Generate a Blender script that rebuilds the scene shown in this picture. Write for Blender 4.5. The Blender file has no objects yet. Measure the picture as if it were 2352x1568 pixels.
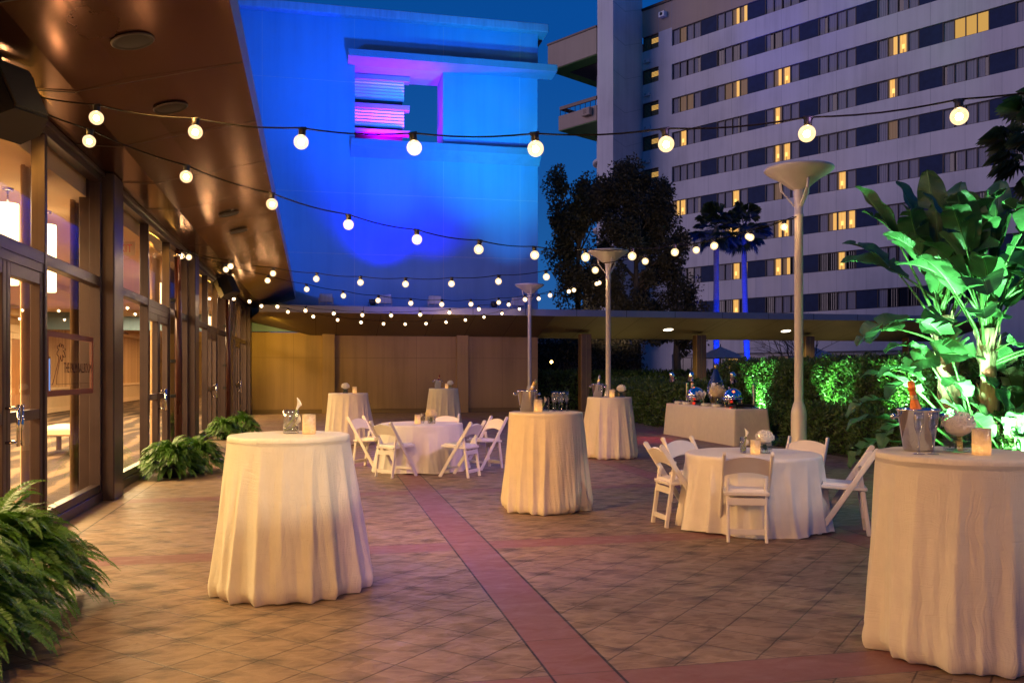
import bpy, math, random
from mathutils import Vector, Matrix, Euler
random.seed(7)
PI = math.pi
R = math.radians
scene = bpy.context.scene
COL = scene.collection

# ------------------------------------------------------------------ camera
CAM_H = 1.5
YAW = math.atan(444 / 2000)
cd = bpy.data.cameras.new('camera')
cam = bpy.data.objects.new('camera', cd)
COL.objects.link(cam)
cam.location = (0, 0, CAM_H)
cam.rotation_euler = (R(90), 0, -YAW)
cd.sensor_width = 36
cd.lens = 36 * 2000 / 2352
cd.shift_y = 72 / 2352
cd.clip_start = 0.05
cd.clip_end = 3000
scene.camera = cam

# ------------------------------------------------------------------ objects
def tag(o, label=None, cat=None, group=None, kind=None):
    if label: o['label'] = label
    if cat: o['category'] = cat
    if group: o['group'] = group
    if kind: o['kind'] = kind
    return o

def thing(name, label, cat, loc=(0, 0, 0), rz=0.0, group=None):
    o = bpy.data.objects.new(name, None)
    o.empty_display_size = .2
    COL.objects.link(o)
    o.location = loc
    o.rotation_euler = (0, 0, rz)
    return tag(o, label, cat, group)

class MB:
    def __init__(s):
        s.v = []; s.f = []; s.m = []; s.sm = []
    def add(s, vs, fs, mi=0, smooth=False):
        b = len(s.v)
        s.v += [tuple(p) for p in vs]
        for f in fs:
            s.f.append([b + i for i in f]); s.m.append(mi); s.sm.append(smooth)
        return s
    def box(s, x0, x1, y0, y1, z0, z1, mi=0):
        x0, x1 = min(x0, x1), max(x0, x1); y0, y1 = min(y0, y1), max(y0, y1); z0, z1 = min(z0, z1), max(z0, z1)
        return s.add([(x0,y0,z0),(x1,y0,z0),(x1,y1,z0),(x0,y1,z0),(x0,y0,z1),(x1,y0,z1),(x1,y1,z1),(x0,y1,z1)],
                     [(0,3,2,1),(4,5,6,7),(0,1,5,4),(1,2,6,5),(2,3,7,6),(3,0,4,7)], mi)
    def cbox(s, x0, x1, y0, y1, z0, z1, c=.008, mi=0):
        # box with chamfered vertical and horizontal edges
        x0, x1 = min(x0, x1), max(x0, x1); y0, y1 = min(y0, y1), max(y0, y1); z0, z1 = min(z0, z1), max(z0, z1)
        c = min(c, (x1-x0)*.4, (y1-y0)*.4, (z1-z0)*.4)
        def ring(i, z):
            return [(x0+i+c,y0+i,z),(x1-i-c,y0+i,z),(x1-i,y0+i+c,z),(x1-i,y1-i-c,z),(x1-i-c,y1-i,z),(x0+i+c,y1-i,z),(x0+i,y1-i-c,z),(x0+i,y0+i+c,z)]
        vs = ring(c*.7, z0) + ring(0, z0+c*.7) + ring(0, z1-c*.7) + ring(c*.7, z1)
        fs = [tuple(range(7, -1, -1)), tuple(range(24, 32))]
        for k in range(3):
            for i in range(8):
                j = (i+1) % 8
                fs.append((k*8+i, k*8+j, k*8+8+j, k*8+8+i))
        return s.add(vs, fs, mi)
    def beam(s, a, b, w, t, up=(0,0,1), mi=0, c=.004):
        # straight bar from a to b; w along the side axis, t along the other
        a = Vector(a); b = Vector(b); d = (b-a).normalized(); up = Vector(up)
        side = d.cross(up)
        if side.length < 1e-4: side = d.cross(Vector((1,0,0)))
        side.normalize(); n = side.cross(d).normalized()
        w *= .5; t *= .5; c = min(c, w*.5, t*.5)
        prof = [(w-c,-t),(w,-t+c),(w,t-c),(w-c,t),(-w+c,t),(-w,t-c),(-w,-t+c),(-w+c,-t)]
        vs = [a+side*p+n*q for p, q in prof] + [b+side*p+n*q for p, q in prof]
        fs = [tuple(range(7,-1,-1)), tuple(range(8,16))] + [(i,(i+1)%8,8+(i+1)%8,8+i) for i in range(8)]
        return s.add(vs, fs, mi)
    def tube(s, pts, r, n=8, mi=0, smooth=True, cap=True):
        pts = [Vector(p) for p in pts]; m = len(pts)
        rr = r if isinstance(r, (list, tuple)) else [r]*m
        vs = []; ref = None
        for i, p in enumerate(pts):
            d = (pts[min(i+1,m-1)] - pts[max(i-1,0)]).normalized()
            if ref is None:
                ref = Vector((0,0,1)) if abs(d.z) < .9 else Vector((1,0,0))
            a = d.cross(ref)
            if a.length < 1e-5: a = d.cross(Vector((0,1,0)))
            a.normalize(); b = a.cross(d).normalized(); ref = b
            for k in range(n):
                t = 2*PI*k/n
                vs.append(p + (a*math.cos(t) + b*math.sin(t))*rr[i])
        fs = []
        for i in range(m-1):
            for k in range(n):
                fs.append((i*n+k, i*n+(k+1)%n, i*n+n+(k+1)%n, i*n+n+k))
        if cap: fs += [tuple(range(n-1,-1,-1)), tuple(range((m-1)*n, m*n))]
        return s.add(vs, fs, mi, smooth)
    def lathe(s, prof, c=(0,0,0), n=24, mi=0, smooth=True, M=None):
        vs = []; fs = []; m = len(prof)
        for r, z in prof:
            for k in range(n):
                t = 2*PI*k/n
                p = Vector((r*math.cos(t), r*math.sin(t), z))
                if M is not None: p = M @ p
                vs.append((p.x+c[0], p.y+c[1], p.z+c[2]))
        for i in range(m-1):
            for k in range(n):
                fs.append((i*n+k, i*n+(k+1)%n, i*n+n+(k+1)%n, i*n+n+k))
        return s.add(vs, fs, mi, smooth)
    def poly(s, pts, mi=0):
        return s.add(pts, [tuple(range(len(pts)))], mi)
    def prism(s, pts, d, mi=0):
        # polygon pts extruded by the vector d
        n = len(pts); d = Vector(d)
        vs = [Vector(p) for p in pts] + [Vector(p)+d for p in pts]
        return s.add(vs, [tuple(range(n-1,-1,-1)), tuple(range(n,2*n))] + [(i,(i+1)%n,n+(i+1)%n,n+i) for i in range(n)], mi)
    def sphere(s, c, r, n=16, m=10, mi=0, sz=1.0):
        vs = []; fs = []
        for i in range(m+1):
            a = PI*i/m
            for k in range(n):
                t = 2*PI*k/n
                vs.append((c[0]+r*math.sin(a)*math.cos(t), c[1]+r*math.sin(a)*math.sin(t), c[2]+r*sz*math.cos(a)))
        for i in range(m):
            for k in range(n):
                fs.append((i*n+k, i*n+n+k, i*n+n+(k+1)%n, i*n+(k+1)%n))
        return s.add(vs, fs, mi, True)
    def mesh(s, name, mats):
        me = bpy.data.meshes.new(name)
        me.from_pydata(s.v, [], s.f)
        for m in (mats if isinstance(mats, (list, tuple)) else [mats]): me.materials.append(m)
        me.polygons.foreach_set('material_index', s.m)
        me.polygons.foreach_set('use_smooth', s.sm)
        me.validate(); me.update()
        return me
    def build(s, name, mats, parent=None, fix=True):
        me = s.mesh(name, mats)
        o = bpy.data.objects.new(name, me)
        COL.objects.link(o)
        if parent is not None: o.parent = parent
        if fix: fixn(me)
        return o

def fixn(me):
    import bmesh
    b = bmesh.new(); b.from_mesh(me)
    bmesh.ops.remove_doubles(b, verts=b.verts, dist=1e-5)
    bmesh.ops.recalc_face_normals(b, faces=b.faces)
    b.to_mesh(me); b.free()

def to_local(mb, root):
    # world coordinates -> the local space of a root that has location and z-rotation only
    M = Matrix.Translation(root.location) @ Matrix.Rotation(root.rotation_euler.z, 4, 'Z')
    Mi = M.inverted()
    mb.v = [tuple(Mi @ Vector(p)) for p in mb.v]
    return mb

def copy_tree(o, parent=None):
    c = o.copy(); COL.objects.link(c)
    if parent is not None: c.parent = parent
    for ch in [k for k in KIDS(o)]: copy_tree(ch, c)
    return c
def KIDS(o): return [k for k in bpy.data.objects if k.parent is o]

# ------------------------------------------------------------------ materials
def new_mat(name):
    m = bpy.data.materials.new(name); m.use_nodes = True
    nt = m.node_tree; nt.nodes.clear()
    out = nt.nodes.new('ShaderNodeOutputMaterial')
    return m, nt, out
def N(nt, t, **kw):
    n = nt.nodes.new(t)
    for k, v in kw.items():
        if k.startswith('_'): setattr(n, k[1:], v)
        else: n.inputs[k.replace('__', ' ')].default_value = v
    return n
def L(nt, a, b): nt.links.new(a, b)
def coords(nt, scale=(1,1,1), rot=(0,0,0), kind='Object'):
    tc = N(nt, 'ShaderNodeTexCoord'); mp = N(nt, 'ShaderNodeMapping')
    mp.inputs['Scale'].default_value = scale; mp.inputs['Rotation'].default_value = rot
    L(nt, tc.outputs[kind], mp.inputs['Vector'])
    return mp.outputs['Vector']
def ramp(nt, fac, stops):
    r = N(nt, 'ShaderNodeValToRGB'); e = r.color_ramp.elements
    e[0].position, e[0].color = stops[0][0], (*stops[0][1], 1)
    e[1].position, e[1].color = stops[-1][0], (*stops[-1][1], 1)
    for p, c in stops[1:-1]:
        k = e.new(p); k.color = (*c, 1)
    L(nt, fac, r.inputs['Fac']); return r.outputs['Color']
def mth(nt, op, a, b=None, c=None):
    n = N(nt, 'ShaderNodeMath', _operation=op)
    for i, x in enumerate((a, b, c)):
        if x is None: continue
        if isinstance(x, (int, float)): n.inputs[i].default_value = x
        else: L(nt, x, n.inputs[i])
    return n.outputs[0]
def mixc(nt, fac, a, b, mode='MIX'):
    n = N(nt, 'ShaderNodeMix', _data_type='RGBA', _blend_type=mode)
    for i, x in ((0, fac), (6, a), (7, b)):
        if isinstance(x, (int, float)): n.inputs[i].default_value = x
        elif isinstance(x, tuple): n.inputs[i].default_value = (*x, 1)
        else: L(nt, x, n.inputs[i])
    return n.outputs[2]

def mat(name, col, rough=.5, metal=0.0, noise=None, bump=None, stretch=(1,1,1), spec=.5, sheen=0, coat=0, emit=None, trans=0):
    m, nt, out = new_mat(name)
    b = N(nt, 'ShaderNodeBsdfPrincipled')
    b.inputs['Roughness'].default_value = rough; b.inputs['Metallic'].default_value = metal
    b.inputs['Specular IOR Level'].default_value = spec
    b.inputs['Sheen Weight'].default_value = sheen
    b.inputs['Coat Weight'].default_value = coat
    b.inputs['Base Color'].default_value = (*col, 1)
    vec = coords(nt, stretch) if (noise or bump) else None
    if noise:
        sc, amt = noise
        n = N(nt, 'ShaderNodeTexNoise', Scale=sc, Detail=6.0, Roughness=.6); L(nt, vec, n.inputs['Vector'])
        lo = tuple(c*(1-amt) for c in col); hi = tuple(min(1, c*(1+amt)) for c in col)
        L(nt, ramp(nt, n.outputs['Fac'], [(.3, lo), (.7, hi)]), b.inputs['Base Color'])
        rr = N(nt, 'ShaderNodeMapRange'); rr.inputs[3].default_value = max(.02, rough-.1); rr.inputs[4].default_value = min(1, rough+.1)
        L(nt, n.outputs['Fac'], rr.inputs[0]); L(nt, rr.outputs[0], b.inputs['Roughness'])
    if bump:
        sc, st = bump
        n2 = N(nt, 'ShaderNodeTexNoise', Scale=sc, Detail=5.0); L(nt, vec, n2.inputs['Vector'])
        bp = N(nt, 'ShaderNodeBump', Strength=st, Distance=.02); L(nt, n2.outputs['Fac'], bp.inputs['Height']); L(nt, bp.outputs[0], b.inputs['Normal'])
    if emit:
        b.inputs['Emission Color'].default_value = (*emit[0], 1); b.inputs['Emission Strength'].default_value = emit[1]
    sh = b.outputs[0]
    if trans:
        t = N(nt, 'ShaderNodeBsdfTranslucent'); t.inputs[0].default_value = (*[min(1, c*1.6) for c in col], 1)
        mx = N(nt, 'ShaderNodeMixShader'); mx.inputs[0].default_value = trans
        L(nt, sh, mx.inputs[1]); L(nt, t.outputs[0], mx.inputs[2]); sh = mx.outputs[0]
    L(nt, sh, out.inputs[0])
    return m
def emission(name, col, st):
    m, nt, out = new_mat(name)
    e = N(nt, 'ShaderNodeEmission', Strength=st); e.inputs[0].default_value = (*col, 1); L(nt, e.outputs[0], out.inputs[0])
    return m
def thin_glass(name, tint=(.96,.97,.96), ior=1.45, refl=1.0, rough=.0):
    m, nt, out = new_mat(name)
    t = N(nt, 'ShaderNodeBsdfTransparent'); t.inputs[0].default_value = (*tint, 1)
    g = N(nt, 'ShaderNodeBsdfGlossy', Roughness=rough); ge = N(nt, 'ShaderNodeNewGeometry')
    # two-sided Fresnel reflection of a thin pane
    dp = N(nt, 'ShaderNodeVectorMath', _operation='DOT_PRODUCT'); L(nt, ge.outputs['Normal'], dp.inputs[0]); L(nt, ge.outputs['Incoming'], dp.inputs[1])
    f0 = ((ior-1)/(ior+1))**2 * 1.8
    k = mth(nt, 'POWER', mth(nt, 'SUBTRACT', 1.0, mth(nt, 'MINIMUM', mth(nt, 'ABSOLUTE', dp.outputs['Value']), 1.0)), 5.0)
    f = mth(nt, 'MULTIPLY', mth(nt, 'ADD', f0, mth(nt, 'MULTIPLY', k, 1-f0)), refl)
    mx = N(nt, 'ShaderNodeMixShader'); L(nt, f, mx.inputs[0]); L(nt, t.outputs[0], mx.inputs[1]); L(nt, g.outputs[0], mx.inputs[2])
    L(nt, mx.outputs[0], out.inputs[0])
    return m

def cloth_mat(name, col, crink=1.0):
    # crinkled taffeta: long fine creases that follow the cloth (UV in metres)
    m, nt, out = new_mat(name)
    b = N(nt, 'ShaderNodeBsdfPrincipled', Roughness=.42); b.inputs['Sheen Weight'].default_value = .12
    tc = N(nt, 'ShaderNodeTexCoord')
    warp = N(nt, 'ShaderNodeTexNoise', Scale=2.2, Detail=2.0); L(nt, tc.outputs['UV'], warp.inputs['Vector'])
    def nz(sc, rot, det=3.0, dist=.4):
        mp = N(nt, 'ShaderNodeMapping'); mp.inputs['Scale'].default_value = (*sc, 1); mp.inputs['Rotation'].default_value = (0, 0, R(rot))
        va = N(nt, 'ShaderNodeVectorMath', _operation='MULTIPLY_ADD'); L(nt, warp.outputs['Color'], va.inputs[0]); va.inputs[1].default_value = (.22,.22,0); L(nt, tc.outputs['UV'], va.inputs[2])
        L(nt, va.outputs[0], mp.inputs['Vector'])
        n = N(nt, 'ShaderNodeTexNoise', Scale=1.0, Detail=det, Distortion=dist); L(nt, mp.outputs[0], n.inputs['Vector'])
        return mth(nt, 'ABSOLUTE', mth(nt, 'SUBTRACT', n.outputs['Fac'], .5))
    a = nz((5, 95), 20, 4.0, .8); c = nz((6, 80), -46, 4.0, .8); v = nz((60, 3), 6)
    w = N(nt, 'ShaderNodeTexNoise', Scale=4.0, Detail=2.0); L(nt, tc.outputs['UV'], w.inputs['Vector'])
    h = mixc(nt, ramp(nt, w.outputs['Fac'], [(.4, (0,0,0)), (.6, (1,1,1))]), a, c)
    h = mth(nt, 'ADD', h, mth(nt, 'MULTIPLY', v, 1.3))
    big = N(nt, 'ShaderNodeTexNoise', Scale=9.0, Detail=4.0); L(nt, tc.outputs['UV'], big.inputs['Vector'])
    L(nt, mixc(nt, big.outputs['Fac'], tuple(x*.88 for x in col), tuple(min(1, x*1.08) for x in col)), b.inputs['Base Color'])
    bp = N(nt, 'ShaderNodeBump', Strength=min(1, .6*crink), Distance=.010); L(nt, h, bp.inputs['Height']); L(nt, bp.outputs[0], b.inputs['Normal'])
    t = N(nt, 'ShaderNodeBsdfTranslucent'); t.inputs[0].default_value = (*col, 1)
    mx = N(nt, 'ShaderNodeMixShader'); mx.inputs[0].default_value = .10
    L(nt, b.outputs[0], mx.inputs[1]); L(nt, t.outputs[0], mx.inputs[2]); L(nt, mx.outputs[0], out.inputs[0])
    return m

def leaf_mat(name, dark, light, scale=6.0, rough=.42, trans=.22, spec=.5):
    m, nt, out = new_mat(name)
    b = N(nt, 'ShaderNodeBsdfPrincipled', Roughness=rough); b.inputs['Specular IOR Level'].default_value = spec
    n = N(nt, 'ShaderNodeTexNoise', Scale=scale, Detail=3.0); L(nt, coords(nt), n.inputs['Vector'])
    col = ramp(nt, n.outputs['Fac'], [(.32, dark), (.68, light)])
    L(nt, col, b.inputs['Base Color'])
    t = N(nt, 'ShaderNodeBsdfTranslucent'); L(nt, col, t.inputs[0])
    mx = N(nt, 'ShaderNodeMixShader'); mx.inputs[0].default_value = trans
    L(nt, b.outputs[0], mx.inputs[1]); L(nt, t.outputs[0], mx.inputs[2]); L(nt, mx.outputs[0], out.inputs[0])
    return m

def floor_mat():
    m, nt, out = new_mat('stamped_concrete')
    b = N(nt, 'ShaderNodeBsdfPrincipled', Roughness=.45)
    tc = N(nt, 'ShaderNodeTexCoord'); sp = N(nt, 'ShaderNodeSeparateXYZ'); L(nt, tc.outputs['Object'], sp.inputs[0])
    x, y = sp.outputs[0], sp.outputs[1]
    P = 3.46; W = .335
    px = mth(nt, 'DIVIDE', mth(nt, 'SUBTRACT', x, 1.128), P); py = mth(nt, 'DIVIDE', mth(nt, 'SUBTRACT', y, 3.84), P)
    fx = mth(nt, 'MULTIPLY', mth(nt, 'FRACT', px), P); fy = mth(nt, 'MULTIPLY', mth(nt, 'FRACT', py), P)
    bandx = mth(nt, 'MULTIPLY', mth(nt, 'LESS_THAN', fx, W), mth(nt, 'GREATER_THAN', x, 0.0)); bandy = mth(nt, 'LESS_THAN', fy, W)
    border = mth(nt, 'LESS_THAN', x, -2.18)
    band = mth(nt, 'MAXIMUM', bandx, bandy)
    # panel id gives every stamped panel its own offset
    cm = N(nt, 'ShaderNodeCombineXYZ'); L(nt, mth(nt, 'FLOOR', px), cm.inputs[0]); L(nt, mth(nt, 'FLOOR', py), cm.inputs[1])
    wn = N(nt, 'ShaderNodeTexWhiteNoise', _noise_dimensions='3D'); L(nt, cm.outputs[0], wn.inputs['Vector'])
    s45 = .70711 / .322
    u = mth(nt, 'ADD', mth(nt, 'MULTIPLY', mth(nt, 'ADD', x, y), s45), wn.outputs['Value'])
    v = mth(nt, 'ADD', mth(nt, 'MULTIPLY', mth(nt, 'SUBTRACT', x, y), s45), mth(nt, 'MULTIPLY', wn.outputs['Value'], 3.7))
    wob = N(nt, 'ShaderNodeTexNoise', Scale=9.0, Detail=2.0); L(nt, tc.outputs['Object'], wob.inputs['Vector'])
    wo = mth(nt, 'MULTIPLY', mth(nt, 'SUBTRACT', wob.outputs['Fac'], .5), .025)
    def line(f, w):
        d = mth(nt, 'ABSOLUTE', mth(nt, 'SUBTRACT', mth(nt, 'FRACT', mth(nt, 'ADD', f, wo)), .5))
        r = N(nt, 'ShaderNodeMapRange'); r.inputs[1].default_value = .5 - w; r.inputs[2].default_value = .5 - w*.35
        L(nt, d, r.inputs[0]); return r.outputs[0]
    ln = mth(nt, 'MAXIMUM', line(u, .021), line(v, .021))
    ln = mth(nt, 'MULTIPLY', ln, mth(nt, 'SUBTRACT', 1.0, mth(nt, 'MAXIMUM', band, border)))
    def edge(f, w):
        a = mth(nt, 'LESS_THAN', mth(nt, 'ABSOLUTE', mth(nt, 'SUBTRACT', f, W)), w); c = mth(nt, 'LESS_THAN', mth(nt, 'SUBTRACT', P, f), w*1.6)
        return mth(nt, 'MAXIMUM', a, c)
    ex = mth(nt, 'MULTIPLY', edge(fx, .008), mth(nt, 'GREATER_THAN', x, -.5)); ey = mth(nt, 'MULTIPLY', edge(fy, .005), .6)
    bj = mth(nt, 'LESS_THAN', mth(nt, 'ABSOLUTE', mth(nt, 'SUBTRACT', mth(nt, 'FRACT', mth(nt, 'MULTIPLY', py, 2)), .52)), .002)
    ex = mth(nt, 'MAXIMUM', ex, mth(nt, 'MULTIPLY', mth(nt, 'MULTIPLY', bj, bandx), .7))
    bo = mth(nt, 'LESS_THAN', mth(nt, 'ABSOLUTE', mth(nt, 'ADD', x, 2.18)), .007)
    joint = mth(nt, 'MAXIMUM', mth(nt, 'MULTIPLY', mth(nt, 'MAXIMUM', ex, ey), mth(nt, 'SUBTRACT', 1.0, border)), bo)
    # stone colour
    cell = N(nt, 'ShaderNodeCombineXYZ'); L(nt, mth(nt, 'FLOOR', mth(nt, 'ADD', u, .5)), cell.inputs[0]); L(nt, mth(nt, 'FLOOR', mth(nt, 'ADD', v, .5)), cell.inputs[1])
    wc = N(nt, 'ShaderNodeTexWhiteNoise', _noise_dimensions='3D'); L(nt, cell.outputs[0], wc.inputs['Vector'])
    off = N(nt, 'ShaderNodeVectorMath', _operation='SCALE'); L(nt, wc.outputs['Color'], off.inputs[0]); off.inputs['Scale'].default_value = 7.0
    mpv = N(nt, 'ShaderNodeMapping'); mpv.inputs['Scale'].default_value = (1, 2.2, 1); mpv.inputs['Rotation'].default_value = (0, 0, R(20)); L(nt, tc.outputs['Object'], mpv.inputs['Vector'])
    vo = N(nt, 'ShaderNodeVectorMath', _operation='ADD'); L(nt, mpv.outputs[0], vo.inputs[0]); L(nt, off.outputs[0], vo.inputs[1])
    n1 = N(nt, 'ShaderNodeTexNoise', Scale=4.0, Detail=8.0, Roughness=.62, Distortion=.7); L(nt, vo.outputs[0], n1.inputs['Vector'])
    n2 = N(nt, 'ShaderNodeTexNoise', Scale=.5, Detail=3.0); L(nt, tc.outputs['Object'], n2.inputs['Vector'])
    stone = ramp(nt, n1.outputs['Fac'], [(.32, (.035,.022,.014)), (.43, (.125,.080,.050)), (.54, (.26,.168,.105)), (.75, (.34,.225,.145))])
    # stamped slate: darker, rougher heart in each tile, smoother rim
    cu_ = mth(nt, 'ABSOLUTE', mth(nt, 'SUBTRACT', mth(nt, 'FRACT', mth(nt, 'ADD', u, .5)), .5)); cv_ = mth(nt, 'ABSOLUTE', mth(nt, 'SUBTRACT', mth(nt, 'FRACT', mth(nt, 'ADD', v, .5)), .5))
    rim = N(nt, 'ShaderNodeMapRange'); rim.inputs[1].default_value = .15; rim.inputs[2].default_value = .46; L(nt, mth(nt, 'MAXIMUM', cu_, cv_), rim.inputs[0])
    stone = mixc(nt, mth(nt, 'MULTIPLY', rim.outputs[0], .62), stone, (.32,.205,.125))
    stone = mixc(nt, mth(nt, 'MULTIPLY', n2.outputs['Fac'], .35), stone, (.18,.118,.078))
    stone = mixc(nt, mth(nt, 'MULTIPLY', wc.outputs['Value'], .25), stone, (.12,.08,.054))
    n3 = N(nt, 'ShaderNodeTexNoise', Scale=40.0, Detail=6.0); L(nt, tc.outputs['Object'], n3.inputs['Vector'])
    n3b = N(nt, 'ShaderNodeTexNoise', Scale=1.6, Detail=4.0); L(nt, tc.outputs['Object'], n3b.inputs['Vector'])
    pink = mixc(nt, n3b.outputs['Fac'], mixc(nt, n3.outputs['Fac'], (.175,.062,.056), (.245,.10,.088)), (.195,.088,.078))
    sand = mixc(nt, n3.outputs['Fac'], (.20,.13,.075), (.27,.18,.105))
    col = mixc(nt, band, stone, pink); col = mixc(nt, border, col, sand)
    dirt = mixc(nt, n1.outputs['Fac'], (.012,.009,.007), (.028,.021,.016))
    col = mixc(nt, mth(nt, 'MULTIPLY', ln, .62), col, dirt); col = mixc(nt, mth(nt, 'MULTIPLY', joint, .95), col, (.007,.005,.004))
    L(nt, col, b.inputs['Base Color'])
    rg = N(nt, 'ShaderNodeMapRange'); rg.inputs[1].default_value = .3; rg.inputs[2].default_value = .7; rg.inputs[3].default_value = .62; rg.inputs[4].default_value = .36
    L(nt, n1.outputs['Fac'], rg.inputs[0]); L(nt, rg.outputs[0], b.inputs['Roughness'])
    hs = mth(nt, 'MULTIPLY', n1.outputs['Fac'], mth(nt, 'SUBTRACT', 1.0, mth(nt, 'MULTIPLY', mth(nt, 'MAXIMUM', band, border), .9)))
    h = mth(nt, 'SUBTRACT', mth(nt, 'ADD', mth(nt, 'MULTIPLY', hs, .9), mth(nt, 'MULTIPLY', n3.outputs['Fac'], .08)), mth(nt, 'MULTIPLY', mth(nt, 'MAXIMUM', ln, joint), .5))
    bp = N(nt, 'ShaderNodeBump', Strength=.6, Distance=.018); L(nt, h, bp.inputs['Height']); L(nt, bp.outputs[0], b.inputs['Normal'])
    L(nt, b.outputs[0], out.inputs[0])
    return m

def stripes_mat(name, axis, freq, a, c, rough=.7, emit=0):
    m, nt, out = new_mat(name)
    b = N(nt, 'ShaderNodeBsdfPrincipled', Roughness=rough)
    tc = N(nt, 'ShaderNodeTexCoord'); sp = N(nt, 'ShaderNodeSeparateXYZ'); L(nt, tc.outputs['Object'], sp.inputs[0])
    cm = N(nt, 'ShaderNodeCombineXYZ'); L(nt, mth(nt, 'MULTIPLY', sp.outputs[axis], freq), cm.inputs[0])
    n = N(nt, 'ShaderNodeTexNoise', Scale=1.0, Detail=3.0); L(nt, cm.outputs[0], n.inputs['Vector'])
    col = ramp(nt, n.outputs['Fac'], [(.38, a), (.62, c)])
    L(nt, col, b.inputs['Base Color'])
    if emit:
        L(nt, col, b.inputs['Emission Color']); b.inputs['Emission Strength'].default_value = emit
    L(nt, b.outputs[0], out.inputs[0])
    return m

def carpet_mat():
    m, nt, out = new_mat('swirl_carpet')
    b = N(nt, 'ShaderNodeBsdfPrincipled', Roughness=.95)
    w = N(nt, 'ShaderNodeTexWave', Scale=.55, Distortion=9.0, Detail=3.0); w.inputs['Detail Scale'].default_value = .7
    L(nt, coords(nt, (1,.55,1)), w.inputs['Vector'])
    L(nt, ramp(nt, w.outputs['Fac'], [(.35, (.025,.012,.008)), (.5, (.075,.04,.02)), (.6, (.035,.018,.01)), (.8, (.15,.095,.055))]), b.inputs['Base Color'])
    L(nt, b.outputs[0], out.inputs[0]); return m

def louvre_mat(name):
    m, nt, out = new_mat(name)
    b = N(nt, 'ShaderNodeBsdfPrincipled', Roughness=.6); b.inputs['Base Color'].default_value = (.6,.58,.6,1)
    w = N(nt, 'ShaderNodeTexWave', _bands_direction='Z', Scale=2.6); L(nt, coords(nt), w.inputs['Vector'])
    bp = N(nt, 'ShaderNodeBump', Strength=.6, Distance=.05); L(nt, w.outputs['Fac'], bp.inputs['Height']); L(nt, bp.outputs[0], b.inputs['Normal'])
    L(nt, b.outputs[0], out.inputs[0]); return m

def wall_mat(name, col, streak=.12, rough=.8):
    # painted render with faint vertical rain streaks and blotches
    m, nt, out = new_mat(name)
    b = N(nt, 'ShaderNodeBsdfPrincipled', Roughness=rough)
    n = N(nt, 'ShaderNodeTexNoise', Scale=1.0, Detail=7.0, Roughness=.65); L(nt, coords(nt, (2.5,2.5,.12)), n.inputs['Vector'])
    n2 = N(nt, 'ShaderNodeTexNoise', Scale=.35, Detail=4.0); L(nt, coords(nt), n2.inputs['Vector'])
    f = mth(nt, 'MULTIPLY', mth(nt, 'ADD', n.outputs['Fac'], n2.outputs['Fac']), .5)
    L(nt, ramp(nt, f, [(.32, tuple(c*(1-streak*1.6) for c in col)), (.5, tuple(c*(1-streak*.2) for c in col)), (.68, tuple(min(1,c*(1+streak*.5)) for c in col))]), b.inputs['Base Color'])
    n3 = N(nt, 'ShaderNodeTexNoise', Scale=60.0, Detail=3.0); L(nt, coords(nt), n3.inputs['Vector'])
    bp = N(nt, 'ShaderNodeBump', Strength=.15, Distance=.01); L(nt, n3.outputs['Fac'], bp.inputs['Height']); L(nt, bp.outputs[0], b.inputs['Normal'])
    L(nt, b.outputs[0], out.inputs[0]); return m

MT = {}
MT['floor'] = floor_mat()
MT['soil'] = mat('soil', (.05,.035,.025), .95, noise=(9,.5), bump=(30,.6))
MT['ground'] = mat('ground', (.04,.04,.045), .9, noise=(.4,.4))
MT['bronze'] = mat('bronze_aluminium', (.066,.043,.043), .34, .55, noise=(2.0,.12))
MT['bronze_dark'] = mat('bronze_dark', (.055,.034,.03), .4, .4)
MT['soffit'] = mat('soffit_panel', (.062,.028,.02), .24, .75, noise=(.8,.10), stretch=(1,.4,1), spec=.2)
MT['soffit'].node_tree.nodes['Principled BSDF'].inputs['Specular Tint'].default_value = (.80,.62,.56,1)
MT['seam'] = mat('panel_seam', (.02,.012,.01), .8)
MT['glass'] = thin_glass('window_glass', (.97,.95,.92), 1.5, .8)
MT['vase_glass'] = thin_glass('vase_glass', (.97,.98,.97), 1.5, 2.4)
MT['wallpaper'] = stripes_mat('striped_wallpaper', 1, 3.0, (.42,.25,.12), (.70,.47,.26))
MT['cream'] = mat('cream_paint', (.66,.50,.33), .6, noise=(2,.06))
MT['pier'] = stripes_mat('drape', 1, 14.0, (.40,.25,.125), (.55,.35,.18), .8)
MT['ceiling_in'] = mat('ceiling_paint', (.74,.56,.38), .8, noise=(1,.05))
MT['wood'] = mat('door_wood', (.30,.13,.045), .4, noise=(3,.3), stretch=(6,6,.5))
MT['carpet'] = carpet_mat()
MT['steel'] = mat('polished_steel', (.72,.70,.68), .1, 1.0, noise=(8,.05))
MT['brushed'] = mat('brushed_steel', (.6,.58,.56), .28, 1.0, noise=(4,.1), stretch=(1,1,12))
MT['signred'] = mat('vinyl_red', (.25,.055,.03), .5)
MT['signdark'] = mat('vinyl_dark', (.045,.012,.008), .6, spec=.1)
MT['cable'] = mat('black_cable', (.008,.008,.008), .85, spec=.1)
MT['pole_red'] = mat('pole_red_brown', (.055,.013,.010), .3, .2, noise=(5,.2), stretch=(1,1,.3))
MT['black'] = mat('black_plastic', (.012,.012,.013), .45, noise=(20,.3))
MT['grille'] = mat('speaker_grille', (.02,.018,.017), .7, bump=(300,.5))
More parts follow.
